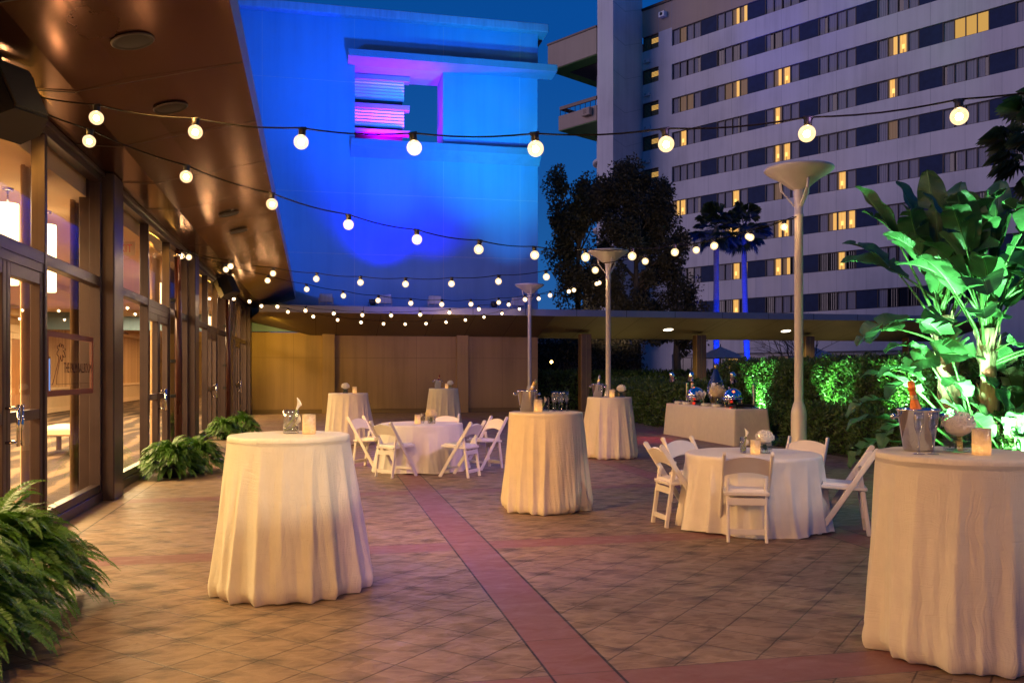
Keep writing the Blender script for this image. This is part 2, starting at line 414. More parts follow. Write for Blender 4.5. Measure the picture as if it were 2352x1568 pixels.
def bulb_glass():
    m, nt, out = new_mat('bulb_glass')
    t = N(nt, 'ShaderNodeBsdfTransparent'); t.inputs[0].default_value = (.8,.72,.6,1)
    n = N(nt, 'ShaderNodeTexNoise', Scale=38.0, Detail=3.0); L(nt, coords(nt), n.inputs['Vector'])
    e = N(nt, 'ShaderNodeEmission'); e.inputs[0].default_value = (1.0,.70,.38,1)
    mr = N(nt, 'ShaderNodeMapRange'); mr.inputs[1].default_value = .3; mr.inputs[2].default_value = .7; mr.inputs[3].default_value = .62; mr.inputs[4].default_value = 1.15
    L(nt, n.outputs['Fac'], mr.inputs[0]); L(nt, mr.outputs[0], e.inputs['Strength'])
    a = N(nt, 'ShaderNodeAddShader'); L(nt, t.outputs[0], a.inputs[0]); L(nt, e.outputs[0], a.inputs[1]); L(nt, a.outputs[0], out.inputs[0])
    return m
MT['bulb'] = bulb_glass()
MT['filament'] = emission('filament_glow', (1.0,.72,.40), 260.0)
MT['lampshade'] = emission('pendant_glow', (1.0,.72,.36), 5.5)
MT['spotface'] = emission('downlight_glow', (1.0,.85,.6), 8.0)
MT['cloth_t'] = cloth_mat('ivory_taffeta', (.80,.70,.53), 1.3)
MT['cloth_r'] = cloth_mat('white_cotton', (.80,.75,.70), .4)
MT['resin'] = mat('white_resin', (.78,.74,.70), .35, noise=(5,.04), bump=(60,.05))
MT['vinylpad'] = mat('white_vinyl', (.80,.77,.75), .5, bump=(40,.1))
MT['petal'] = mat('white_petal', (.85,.80,.70), .7, noise=(30,.12), trans=.25)
MT['petal_y'] = mat('cream_petal', (.80,.66,.40), .7, noise=(30,.2), trans=.25)
MT['stem'] = mat('green_stem', (.30,.36,.04), .4, noise=(10,.2))
MT['stem_dark'] = mat('leaf_stem', (.06,.13,.03), .5, noise=(10,.3))
MT['gold'] = mat('gold_foil', (.75,.50,.16), .28, 1.0, bump=(60,.3))
MT['orange'] = mat('orange_foil', (.75,.20,.02), .4, .2, bump=(50,.25))
MT['winebottle'] = mat('dark_bottle', (.012,.02,.012), .08, 0, coat=.5)
MT['darkred'] = mat('red_foil', (.20,.02,.015), .35, .3)
MT['paleblue'] = mat('silver_foil', (.35,.4,.55), .3, .6)
MT['flame'] = emission('candle_flame', (1.0,.62,.24), 160.0)
MT['candleglow'] = emission('candle_wax', (1.0,.58,.22), 5.0)
MT['mosaic_lit'] = None
MT['plaster'] = wall_mat('blue_tinted_render', (.16,.26,.36), .12)  # part of the floodlights' blue is put into this wall colour
MT['ochre'] = wall_mat('ochre_render', (.33,.205,.075), .25)
MT['ochre_seam'] = mat('ochre_joint', (.20,.125,.045), .9)
MT['greytrim'] = mat('grey_trim', (.30,.30,.33), .6, noise=(2,.15), stretch=(4,4,.4))
MT['fascia'] = mat('fascia_metal', (.27,.26,.29), .45, .2, noise=(1,.1))
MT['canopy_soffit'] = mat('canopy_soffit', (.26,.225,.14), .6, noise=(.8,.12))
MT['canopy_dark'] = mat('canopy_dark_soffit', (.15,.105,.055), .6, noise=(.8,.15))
MT['column'] = mat('column_bronze', (.22,.13,.06), .45, .3, noise=(2,.1))
MT['towerwall'] = wall_mat('tower_wall', (.60,.56,.58), .14)
MT['towertan'] = wall_mat('tower_tan', (.42,.31,.24), .08)
MT['winframe'] = mat('window_frame', (.045,.025,.022), .5)
MT['curtain'] = stripes_mat('sheer_curtain', 0, 16.0, (.17,.165,.20), (.31,.29,.34))
MT['curtain_lit'] = stripes_mat('lit_curtain', 0, 16.0, (.85,.40,.07), (1.0,.62,.16), emit=.75)
MT['room_lit'] = emission('lit_room', (1.0,.55,.14), .62)
MT['curtain_dim'] = stripes_mat('dim_curtain', 0, 16.0, (.26,.15,.07), (.36,.23,.12), emit=.22)
MT['bluepanel'] = mat('blue_spandrel', (.022,.034,.085), .7, noise=(2,.2), spec=.15)
MT['darkpane'] = mat('dark_pane', (.012,.012,.02), .08)
MT['greenpaint'] = mat('green_paint', (.10,.22,.05), .6)
MT['louvre'] = louvre_mat('louvre')
MT['lamp_paint'] = mat('lamp_paint', (.60,.53,.44), .35, .1, noise=(3,.06))
MT['hedge'] = leaf_mat('hedge_leaf', (.028,.055,.012), (.085,.16,.03), 9)
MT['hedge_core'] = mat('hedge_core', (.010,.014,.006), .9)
MT['fern'] = leaf_mat('fern_leaf', (.03,.10,.010), (.12,.27,.03), 5, .4, .25)
MT['treeleaf'] = leaf_mat('tree_leaf', (.035,.034,.018), (.11,.095,.055), 3, .5, .25)
MT['bark'] = mat('bark', (.10,.075,.055), .9, noise=(6,.4), bump=(20,.8), stretch=(1,1,.3))
MT['palmleaf'] = leaf_mat('palm_leaf', (.03,.05,.015), (.07,.10,.03), 2, .5, .2)
MT['palmbark'] = mat('palm_bark', (.30,.26,.24), .85, noise=(5,.3), bump=(9,.8), stretch=(1,1,5))
MT['fibre'] = mat('leaf_sheath', (.42,.29,.17), .8, noise=(4,.45), bump=(14,.8), stretch=(3,3,.4))
MT['white'] = mat('white_china', (.80,.78,.74), .25)
MT['paper'] = mat('paper', (.82,.80,.78), .8)
MT['chrome'] = mat('chrome', (.80,.79,.78), .05, 1.0)
MT['cone_blue'] = mat('blue_wrap', (.010,.035,.16), .3, noise=(5,.2))
MT['wire_black'] = mat('black_wire', (.015,.015,.015), .4, .5)
MT['red_glow'] = emission('heat_lamp_glow', (1.0,.12,.03), 7.0)
MT['red_glass'] = mat('red_glass', (.6,.02,.01), .1, emit=((1,.05,.02), .6))
MT['screen'] = emission('screen_glow', (.25,.45,1.0), 1.0)
MT['exit'] = emission('exit_red', (.9,.12,.05), .5)
def banana_mat(name, dark, light, rough=.3, trans=.2):
    m, nt, out = new_mat(name)
    b = N(nt, 'ShaderNodeBsdfPrincipled', Roughness=rough)
    tc = N(nt, 'ShaderNodeTexCoord'); sp = N(nt, 'ShaderNodeSeparateXYZ'); L(nt, tc.outputs['UV'], sp.inputs[0])
    n = N(nt, 'ShaderNodeTexNoise', Scale=4.0, Detail=4.0); L(nt, tc.outputs['Object'], n.inputs['Vector'])
    fu = mth(nt, 'ABSOLUTE', mth(nt, 'SUBTRACT', sp.outputs[0], .5))
    rib = mth(nt, 'SINE', mth(nt, 'MULTIPLY', mth(nt, 'SUBTRACT', sp.outputs[1], mth(nt, 'MULTIPLY', fu, .25)), 260.0))
    mid = mth(nt, 'LESS_THAN', fu, .035)
    c = ramp(nt, n.outputs['Fac'], [(.35, dark), (.65, light)])
    c = mixc(nt, mth(nt, 'MULTIPLY', mth(nt, 'MAXIMUM', rib, 0.0), .22), c, tuple(min(1, x*1.7) for x in light))
    c = mixc(nt, mth(nt, 'MULTIPLY', mid, .8), c, tuple(min(1, x*2.2) for x in light))
    L(nt, c, b.inputs['Base Color'])
    bp = N(nt, 'ShaderNodeBump', Strength=.35, Distance=.01); L(nt, rib, bp.inputs['Height']); L(nt, bp.outputs[0], b.inputs['Normal'])
    t = N(nt, 'ShaderNodeBsdfTranslucent'); L(nt, c, t.inputs[0])
    mx = N(nt, 'ShaderNodeMixShader'); mx.inputs[0].default_value = trans
    L(nt, b.outputs[0], mx.inputs[1]); L(nt, t.outputs[0], mx.inputs[2]); L(nt, mx.outputs[0], out.inputs[0])
    return m
MT['banana'] = banana_mat('paddle_leaf', (.04,.10,.035), (.085,.20,.07))
MT['banana_dry'] = mat('dry_leaf', (.20,.11,.05), .8, noise=(6,.4), trans=.2)
def mosaic_mat():
    m, nt, out = new_mat('mosaic_glass')
    b = N(nt, 'ShaderNodeBsdfPrincipled', Roughness=.2, Metallic=.55)
    vo = N(nt, 'ShaderNodeTexVoronoi', Scale=75.0); L(nt, coords(nt), vo.inputs['Vector'])
    wn = N(nt, 'ShaderNodeTexWhiteNoise', _noise_dimensions='3D'); L(nt, vo.outputs['Position'], wn.inputs['Vector'])
    c = ramp(nt, wn.outputs['Value'], [(.0, (.30,.25,.20)), (.5, (.62,.54,.46)), (1.0, (.9,.85,.8))])
    L(nt, c, b.inputs['Base Color'])
    bp = N(nt, 'ShaderNodeBump', Strength=.9, Distance=.006); bp.invert = True; L(nt, vo.outputs['Distance'], bp.inputs['Height']); L(nt, bp.outputs[0], b.inputs['Normal'])
    # part of the candle light inside shows through the glass
    sp = N(nt, 'ShaderNodeSeparateXYZ'); tc = N(nt, 'ShaderNodeTexCoord'); L(nt, tc.outputs['Object'], sp.inputs[0])
    t = N(nt, 'ShaderNodeBsdfTranslucent'); t.inputs[0].default_value = (1,.85,.65,1)
    mx = N(nt, 'ShaderNodeMixShader'); mx.inputs[0].default_value = .55
    L(nt, b.outputs[0], mx.inputs[1]); L(nt, t.outputs[0], mx.inputs[2]); L(nt, mx.outputs[0], out.inputs[0])
    return m
MT['mosaic'] = mosaic_mat()

# ------------------------------------------------------------------ lights
def spot(name, loc, target, col, watts, size=60, blend=.6, radius=.08):
    l = bpy.data.lights.new(name, 'SPOT'); l.color = col; l.energy = watts; l.spot_size = R(size); l.spot_blend = blend; l.shadow_soft_size = radius
    o = bpy.data.objects.new(name, l); COL.objects.link(o); o.location = loc
    d = Vector(target) - Vector(loc); o.rotation_euler = d.to_track_quat('-Z', 'Y').to_euler(); return o
def area(name, loc, target, col, watts, sx, sy):
    l = bpy.data.lights.new(name, 'AREA'); l.shape = 'RECTANGLE'; l.size = sx; l.size_y = sy; l.color = col; l.energy = watts
    o = bpy.data.objects.new(name, l); COL.objects.link(o); o.location = loc
    d = Vector(target) - Vector(loc); o.rotation_euler = d.to_track_quat('-Z', 'Y').to_euler(); return o

# ================================================================== SETTING: ground
g = MB().poly([(-900,-300,-.03),(900,-300,-.03),(900,1500,-.03),(-900,1500,-.03)])
tag(g.build('ground', MT['ground']), kind='structure')
pv = MB()
pv.poly([(-2.53,-8,0),(9.15,-8,0),(9.15,32.8,0),(-2.53,32.8,0)])
pv.poly([(9.15,20.6,0),(30,20.6,0),(30,33.6,0),(9.15,33.6,0)])
tag(pv.build('patio', MT['floor']), kind='structure')
soil = MB()
nx, ny = 24, 60
gx = lambda i: 9.15 + 16*i/nx
gy = lambda j: -8 + 28.6*j/ny
vs = [(gx(i), gy(j), (.015 + .05*random.random()) if 0 < i < nx else .012) for j in range(ny+1) for i in range(nx+1)]
fs = [(j*(nx+1)+i, j*(nx+1)+i+1, (j+1)*(nx+1)+i+1, (j+1)*(nx+1)+i) for j in range(ny) for i in range(nx)]
soil.add(vs, fs, 0, True)
tag(soil.build('planting_bed', MT['soil']), kind='structure')

# ================================================================== BALLROOM BUILDING
F = -2.53
bb = thing('ballroom_building', 'long bronze and glass ballroom front with deep brown soffit on the left of the patio', 'building', (F, 4, 0))
def bpart(name, mb, m, parent=None, fix=True):
    return to_local(mb, bb).build(name, m, parent or bb, fix)

TOP, TRAN = 3.81, 2.56
def bar(mb, y0, y1, z0, z1, x0=F-.07, x1=F+.05, mi=0): mb.cbox(x0, x1, y0, y1, z0, z1, .006, mi)

def pane_mb(y0, y1, z0, z1, x=F-.01):
    return MB().add([(x,y0,z0),(x,y1,z0),(x,y1,z1),(x,y0,z1)], [(0,1,2,3)])

def pull_handle(y, side, x=F+.06):
    m = MB()
    for zz in (.93, 1.21): m.tube([(x-.02, y, zz), (x+.075, y, zz)], .012, 8)
    m.tube([(x+.075, y, .90), (x+.075, y, 1.24)], .014, 8)
    return m

def door(y0, y1, hside):
    # one glazed leaf between y0 and y1, with stiles, rails, mid rail and a pull handle
    f = MB(); st = .085
    bar(f, y0, y0+st, .02, TRAN-.14, F-.05, F+.035); bar(f, y1-st, y1, .02, TRAN-.14, F-.05, F+.035)
    bar(f, y0+st, y1-st, .02, .19, F-.048, F+.033); bar(f, y0+st, y1-st, TRAN-.25, TRAN-.14, F-.048, F+.033)
    bar(f, y0+st, y1-st, 1.08, 1.17, F-.046, F+.03)
    d = bpart('door', f, MT['bronze'])
    gl = pane_mb(y0+st, y1-st, .19, 1.08); gl2 = pane_mb(y0+st, y1-st, 1.17, TRAN-.25)
    gl.add(gl2.v, gl2.f)
    bpart('glass', gl, MT['glass'], d, False)
    hy = y0+st*.5 if hside < 0 else y1-st*.5
    bpart('handle', pull_handle(hy, hside), MT['steel'], d)
    return d

def bay(y0, y1, d0, d1, extra=()):
    f = MB(); w = .07
    bar(f, y0, y1, TOP-.09, TOP); bar(f, y0, y1, TOP-.02, TOP+.035, F-.1, F+.085)
    bar(f, y0, y1, TRAN-.055, TRAN+.055, F-.065, F+.045)
    bar(f, y0, y1, .0, .11, F-.075, F+.06); bar(f, y0, d0, .11, .2, F-.06, F+.04); bar(f, d1, y1, .11, .2, F-.06, F+.04)
    for y in (y0+w*.5, d0-w*.5, d1+w*.5, y1-w*.5) + tuple(extra): bar(f, y-w*.5, y+w*.5, .11, TOP-.09, F-.072, F+.052)
    bar(f, d0, d1, TRAN-.14, TRAN-.055, F-.06, F+.04)
    fr = bpart('storefront_frame', f, MT['bronze'])
    gl = MB()
    for a, b_ in ((y0+w, d0-w), (d1+w, y1-w)):
        for z0, z1 in ((.2, TRAN-.055), (TRAN+.055, TOP-.09)):
            p = pane_mb(a, b_, z0, z1); gl.add(p.v, p.f)
    p = pane_mb(d0, d1, TRAN+.055, TOP-.09); gl.add(p.v, p.f)
    bpart('glass', gl, MT['glass'], fr, False)
    mid = (d0+d1)*.5
    door(d0+.005, mid-.006, 1); door(mid+.006, d1-.005, -1)
    # drapes hanging just inside, beside the mullions
    for a, b_ in ((d1+.62, d1+1.25), (y1+.22, y1+1.4)):
        dm = MB(); k = 34
        for i in range(k+1):
            y = a + (b_-a)*i/k; x = F-.34 + .035*math.sin(i*1.25) + .012*math.sin(i*3.1+a)
            dm.v += [(x, y, .04), (x, y, 3.56)]
        dm.f = [(2*i, 2*i+2, 2*i+3, 2*i+1) for i in range(k)]; dm.m = [0]*k; dm.sm = [True]*k
        bpart('drape', dm, MT['pier'], None, False)
bay(4.5, 11.0, 6.9, 8.83)
bay(11.5, 17.9, 13.92, 15.74)
bay(18.45, 24.95, 20.95, 22.9)
bay(25.5, 31.95, 27.8, 29.5)
for y0, y1 in ((3.95, 4.5), (11.0, 11.5), (17.9, 18.45), (24.95, 25.5), (31.95, 32.6)):
    m = MB(); m.cbox(F-.2, F+.185, y0, y1, 0, 3.84, .012); bpart('column', m, MT['bronze'])
# overhang: flat strip over the glass, then a facet that rises to the outer edge, a fascia and the roof
soff = MB()
YS, YE = -6.0, 32.75
BX, BZ = -1.985, 3.85
def edge(y): return -.62 - .0075*(y-5)
EZ = 4.2
soff.poly([(F-.1,YS,3.845),(BX,YS,BZ),(BX,YE,BZ),(F-.1,YE,3.845)])
soff.poly([(BX,YS,BZ),(edge(YS),YS,EZ),(edge(YE),YE,EZ),(BX,YE,BZ)])
soff.poly([(edge(YS),YS,EZ),(edge(YS),YS,EZ+.3),(edge(YE),YE,EZ+.3),(edge(YE),YE,EZ)], 2)
soff.poly([(edge(YS),YS,EZ+.3),(F-12,YS,EZ+.5),(F-12,YE,EZ+.5),(edge(YE),YE,EZ+.3)], 2)
soff.poly([(F-.1,YE,3.845),(BX,YE,BZ),(edge(YE),YE,EZ),(edge(YE),YE,EZ+.3),(F-.1,YE,EZ+.35)], 2)
def facet_z(x): return BZ + (EZ-BZ)*(x-BX)/(edge(10)-BX)
y = -2.9
while y < YE:
    w = .007
    soff.box(F-.05, BX, y-w, y+w, 3.838, BZ-.0065, 1)
    a = Vector((BX, y, BZ-.003)); e = Vector((edge(y), y, EZ-.003))
    soff.poly([a+Vector((0,-w,0)), e+Vector((0,-w,0)), e+Vector((0,w,0)), a+Vector((0,w,0))], 1)
    y += 1.8
ro = bpart('roof_overhang', soff, [MT['soffit'], MT['seam'], MT['fascia']], None, False)
nrm = Vector((-(EZ-BZ), 0, (edge(10)-BX))).normalized()
Mfac = nrm.to_track_quat('Z', 'Y').to_matrix().to_4x4()
def px_dir(u, v):
    c, s = math.cos(YAW), math.sin(YAW); x = (u-1176)/2000
    return Vector((x*c+s, c-x*s, -(v-856)/2000))
for u, v in ((305,95), (392,248), (526,492), (548,531)):
    d = px_dir(u, v); slope = (EZ-BZ)/(edge(10)-BX)
    t = (BZ - CAM_H - slope*BX) / (d.z - slope*d.x)
    p = d*t + Vector((0,0,CAM_H))
    m = MB()
    m.lathe([(.150,-.010),(.158,-.004),(.160,.002)], p, 28, 0, True, Mfac)
    m.lathe([(.150,-.010),(.138,-.006),(.128,.0),(.12,-.004),(.0001,-.0045)], p, 28, 1, True, Mfac)
    bpart('downlight', m, [MT['bronze_dark'], MT['seam']], ro)
# ---- the lobby behind the glass
lb = MB(); lb.poly([(F-.08,3.9,.015),(-9.7,3.9,.015),(-9.7,62,.015),(F-.08,62,.015)]); bpart('carpet', lb, MT['carpet'])
lw = MB(); lw.box(-9.9,-9.7,3.7,62,.9,3.65); wl = bpart('lobby_wall', lw, MT['wallpaper'])
dd = MB(); dd.box(-9.88,-9.69,3.7,62,.015,.87); bpart('wainscot', dd, MT['cream'], wl)
cr = MB(); cr.cbox(-9.72,-9.62,3.7,62,.86,.96); cr.cbox(-9.72,-9.66,3.7,62,.02,.2); bpart('chair_rail', cr, MT['ceiling_in'], wl)
ew = MB(); ew.box(-9.7,F-.25,62,62.2,0,3.65); ew.box(-9.7,F-.25,3.7,3.9,0,3.65); bpart('end_wall', ew, MT['wallpaper'])
iw = MB(); iw.box(F-.2,F-.12,32.6,62,0,3.65); bpart('inner_wall', iw, MT['wallpaper'])
ce = MB(); ce.box(-9.9,F-.3,3.7,62,3.6,3.7); ce.box(F-.3,F-.12,3.7,62,3.55,3.78); ci = bpart('lobby_ceiling', ce, MT['ceiling_in'])
cv = MB(); cv.box(-9.7,-9.2,3.9,62,3.3,3.597); cv.box(-7.0,-6.0,3.9,62,3.48,3.597); bpart('bulkhead', cv, MT['cream'], ci)
gm = MB()
for i in range(7): gm.box(-9.196,-9.19,8+i*6,10.2+i*6,3.38,3.46)
bpart('air_grille', gm, MT['bronze_dark'], ci)
for y in (12.5, 17.2, 22, 27, 33, 40):
    m = MB(); m.lathe([(.0001,3.592),(.09,3.592),(.105,3.596)], (-5.2,y,0), 20); bpart('ceiling_spot', m, MT['spotface'], ci)
def lobby_door(y, z=2.6):
    c = MB(); c.cbox(-9.69,-9.58,y-1.18,y-.98,0,z+.2); c.cbox(-9.69,-9.58,y+.98,y+1.18,0,z+.2); c.cbox(-9.69,-9.56,y-1.25,y+1.25,z+.2,z+.45); c.cbox(-9.69,-9.6,y-.98,y+.98,z,z+.2)
    fr = bpart('door_casing', c, MT['cream'])
    for s in (-1, 1):
        a, b_ = (y-.97, y-.008) if s < 0 else (y+.008, y+.97)
        l = MB(); l.cbox(-9.69,-9.63,a,b_,.03,z-.005)
        for z0, z1 in ((.25,1.0),(1.15,z-.2)):
            l.cbox(-9.64,-9.615,a+.14,b_-.14,z0,z1,.02)
        lf = bpart('door_leaf', l, MT['wood'], fr)
        h = MB(); yy = y+s*.09; h.tube([(-9.62,yy,1.0),(-9.56,yy,1.0),(-9.56,yy,1.25),(-9.62,yy,1.25)], .014); bpart('handle', h, MT['steel'], fr)
for y in (31.6, 20.5, 44): lobby_door(y)
# the ballroom's name on the fixed pane beside the first door
sg = MB(); XS = F+.001
y0, y1, z0, z1 = 9.06, 10.80, 1.27, 1.905
sg.box(XS,XS+.003,y0,y1,z1-.055,z1); sg.box(XS,XS+.003,y0,y1,z0,z0+.055); sg.box(XS,XS+.003,y0,y0+.05,z0+.055,z1-.055); sg.box(XS,XS+.003,y1-.05,y1,z0+.055,z1-.055)
sgo = bpart('glass_sign', sg, MT['signred'])
pm = MB()
def ink(pts, w=.006):
    for a, b_ in zip(pts[:-1], pts[1:]): pm.beam((XS+.002,a[0],a[1]), (XS+.002,b_[0],b_[1]), .004, w, (1,0,0), 0, .0005)
sy = lambda px: 9.06 + 1.74*(px-425)/(830-425)
def sz(px, py):
    t = (px-425)/405; top = 455+t*62; bot = 1055-t*30
    return z1 - (z1-z0)*(py-top)/(bot-top)
def PS(l): return [(sy(a), sz(a, b_)) for a, b_ in l]
ink(PS([(455,945),(467,940),(512,730),(516,690)])); ink(PS([(498,943),(500,860),(522,720),(530,680)])); ink(PS([(455,945),(467,945)]))
ink(PS([(498,943),(815,932)]), .005)
ink(PS([(512,690),(500,670),(502,645),(515,628),(502,615),(502,596),(512,590),(522,602),(520,578),(528,570),(536,580),(536,604),(545,580),(553,590),(548,612),(566,616),(568,634),(550,634),(562,660),(568,695),(556,698),(546,676),(548,716),(540,735),(532,715),(530,690)]), .007)
fc = bpart('palm_emblem', pm, MT['signdark'], sgo)
def text_mesh(body, size, xscale=1.0):
    cu = bpy.data.curves.new('lettering', 'FONT'); cu.body = body; cu.size = size; cu.extrude = .001; cu.align_x = 'LEFT'
    to = bpy.data.objects.new('lettering_source', cu); COL.objects.link(to)
    dg = bpy.context.evaluated_depsgraph_get(); me = bpy.data.meshes.new_from_object(to.evaluated_get(dg))
    bpy.data.objects.remove(to); me.materials.clear(); return me
def put_text(body, h, width, M, m, parent, name='lettering'):
    me = text_mesh(body, 1.0)
    xs = [v.co.x for v in me.vertices]; ys = [v.co.y for v in me.vertices]
    sx = width/(max(xs)-min(xs)); s_y = h/(max(ys)-min(ys))
    for v in me.vertices:
        v.co = M @ Vector(((v.co.x-min(xs))*sx, (v.co.y-min(ys))*s_y, v.co.z))
    me.materials.append(m)
    o = bpy.data.objects.new(name, me); COL.objects.link(o); o.parent = parent; return o
inv = (Matrix.Translation(bb.location)).inverted()
Mt = inv @ Matrix(((0,0,1,XS+.002),(1,0,0,sy(556)),(0,1,0,1.50),(0,0,0,1)))
put_text('THE PALM BALLROOM', .105, sy(810)-sy(556), Mt, MT['signdark'], sgo)

# things inside the lobby
def pendant(x, y, z0, z1, r, label):
    t = thing('pendant_lamp', label, 'pendant lamp', (x, y, z0), 0, 'pendant lamps in the lobby')
    m = MB(); m.lathe([(r*.96,0),(r,.01),(r,z1-z0-.01),(r*.96,z1-z0)], (0,0,0), 28)
    m.lathe([(.0001,.03),(r*.95,.03)], (0,0,0), 28); m.build('lamp_shade', MT['lampshade'], t)
    m = MB(); m.tube([(0,0,z1-z0-.02),(0,0,3.6-z0)], .011, 8); m.lathe([(.0001,3.57-z0),(.06,3.57-z0),(.06,3.6-z0)], (0,0,0), 20); m.build('stem', MT['brushed'], t)
pendant(-3.45, 10.9, 2.50, 3.42, .115, 'glowing cylinder pendant behind the glass door nearest the camera')
pendant(-3.45, 12.35, 2.55, 3.42, .115, 'glowing cylinder pendant half hidden by the mullion above the glass sign')
pendant(-3.45, 20.2, 2.80, 3.46, .10, 'glowing cylinder pendant behind the dark red pole')
pendant(-3.45, 29.4, 2.9, 3.3, .13, 'short glowing pendant in the farthest lit pane')
ex = thing('exit_sign', 'small red exit sign hanging behind the glass above the middle doors', 'sign', (-2.95, 14.5, 3.32))
m = MB(); m.cbox(-.16,.16,-.02,.02,0,.22); m.build('sign_box', MT['cream'], ex)
m = MB(); m.box(-.005,.005,-.005,.005,.22,.285); m.build('bracket', MT['brushed'], ex)
put_text('EXIT', .12, .24, Matrix(((1,0,0,-.12),(0,0,-1,-.0215),(0,1,0,.05),(0,0,0,1))), MT['exit'], ex)
tv = thing('wall_screen', 'blue glowing screen on the lobby wall behind the glass sign', 'screen', (-9.6, 34.4, .7))
m = MB(); m.cbox(-.1,0,-.45,.45,0,1.4); m.build('housing', MT['black'], tv)
m = MB(); m.box(0,.004,-.38,.38,.15,1.32); m.build('display', MT['screen'], tv)
bn = thing('upholstered_bench', 'pale upholstered bench on the carpet behind the middle doors', 'bench', (-4.6, 17.6, .015))
m = MB(); m.cbox(-.35,.35,-.8,.8,.36,.50,.04); m.build('seat', MT['cream'], bn)
for sx in (-1, 1):
    for s2 in (-1, 1):
        m = MB(); m.cbox(sx*.3-.04,sx*.3+.04,s2*.72-.04,s2*.72+.04,0,.36); m.build('leg', MT['bronze'], bn)
# speakers under the soffit
def speaker(loc, rz, label):
    t = thing('loudspeaker', label, 'loudspeaker', loc, rz, 'loudspeakers under the soffit')
    sec = [(-.15,-.17),(.15,-.17),(.235,.02),(.18,.17),(-.18,.17),(-.235,.02)]
    M = Matrix.Rotation(R(-28), 4, 'X')
    b_ = MB(); b_.prism([M @ Vector((x, y_, -.22)) for x, y_ in sec], M @ Vector((0,0,.44))); b_.build('cabinet', MT['black'], t)
    g_ = MB(); g_.prism([M @ Vector(p) for p in ((-.14,-.192,-.2),(.14,-.192,-.2),(.14,-.192,.2),(-.14,-.192,.2))], M @ Vector((0,.022,0))); g_.build('grille', MT['grille'], t)
    y_ = MB(); y_.beam((-.29,.0,-.02),(-.29,.06,.28),.05,.012); y_.beam((.29,.0,-.02),(.29,.06,.28),.05,.012); y_.beam((-.29,.06,.28),(.29,.06,.28),.05,.012,(0,1,0)); y_.tube([(0,.06,.28),(0,.06,.40)],.02)
    y_.build('bracket', MT['wire_black'], t)
speaker((-2.28, 7.15, 3.52), R(60), 'large black loudspeaker hung under the soffit nearest the camera')
speaker((-2.12, 21.6, 3.52), R(60), 'distant black loudspeaker under the soffit above the second red pole')

# ================================================================== HALL BLOCK (blue-lit) WITH ITS OCHRE BASE
WY = 32.8
MT['ledge'] = wall_mat('ledge_render', (.19,.20,.23), .15)
hb = thing('hall_block', 'tall rendered hall block washed with blue light, with a square roof opening', 'building', (3, WY, 0))
def hpart(name, mb, m, parent=None, fix=True): return to_local(mb, hb).build(name, m, parent or hb, fix)
XL, XR, HT = -14, 8.31, 14.62
ox0, ox1, oz0, oz1 = 1.31, 4.61, 10.12, 12.9
w = MB()
w.box(XL,ox0,WY,WY+.35,3.0,HT); w.box(ox1,XR,WY+.06,WY+.35,oz0,oz1); w.box(ox0,XR,WY,WY+.35,oz1,HT); w.box(ox0,XR,WY,WY+.35,3.0,oz0)
w.box(XR-.35,XR,WY+.35,WY+22,3.0,HT); w.box(XL,XL+.35,WY+.35,WY+22,0,HT)
for x in (-2.0, 1.30, 4.62, 7.6): w.box(x-.012,x+.012,WY-.004,WY,4.0,10.0 if x > 1 else HT, 1)
for x in (1.30, 4.62, 7.6): w.box(x-.012,x+.012,WY-.004,WY,13.3,HT, 1)
for z in (8.15, 5.9): w.box(XL,XR,WY-.0035,WY,z-.012,z+.012, 1)
w.box(XL,ox0,WY-.0035,WY,12.25,12.274,1); w.box(7.6-.012,7.6+.012,WY+.056,WY+.06,oz0+.15,oz1,1)
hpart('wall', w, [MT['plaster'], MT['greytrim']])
c = MB(); c.cbox(XL,XR+.35,WY-.32,WY+.6,HT,HT+.32,.03); c.cbox(XR-.3,XR+.35,WY+.6,WY+22,HT,HT+.32,.03); hpart('parapet_cap', c, MT['greytrim'])
c = MB()
c.prism([(1.05,WY-.003,13.28),(1.05,WY-.85,13.20),(1.05,WY-.85,12.95),(1.05,WY-.003,12.9)], (XR+.55-1.05,0,0)); hpart('upper_ledge', c, MT['ledge'])
c = MB(); c.prism([(1.15,WY-.003,oz0+.02),(1.15,WY-.38,oz0-.02),(1.15,WY-.38,oz0-.28),(1.15,WY-.003,oz0-.62)], (XR-1.15+.05,0,0)); hpart('sill_ledge', c, MT['ledge'])
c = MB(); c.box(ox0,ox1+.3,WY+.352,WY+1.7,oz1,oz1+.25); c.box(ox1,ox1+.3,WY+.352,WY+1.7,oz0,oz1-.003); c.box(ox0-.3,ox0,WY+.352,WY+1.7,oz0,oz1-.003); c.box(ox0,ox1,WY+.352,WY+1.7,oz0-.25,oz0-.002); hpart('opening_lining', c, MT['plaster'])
pl = MB(); yb = WY+.9
pl.box(ox0+.002,3.18,yb+.3,yb+.5,oz0,oz1-.004,1)
for z0, z1 in ((12.03,12.70),(10.98,11.60)):
    pl.box(ox0+.002,3.22,yb+.05,yb+.3,z0,z1,0)
for z0, z1 in ((12.70,12.87),(11.60,11.77),(10.65,10.80)):
    pl.box(ox0+.002,3.42,yb-.12,yb+.32,z0,z1,2)
hpart('louvre_screen', pl, [MT['louvre'], MT['bronze_dark'], MT['plaster']])
ob = MB()
ob.box(-2.6,XR,WY+.02,WY+.3,.16,2.97); ob.box(-2.6,XR,WY+.05,WY+.3,0,.16,1); ob.box(XR-.3,XR-.002,WY+.3,WY+22,0,2.97)
ob.box(-2.6,XR,WY+.016,WY+.02,2.05,2.066,1)
for x in (-.9, 1.75, 3.6, 6.9): ob.box(x-.005,x+.005,WY+.016,WY+.02,.16,2.97,1)
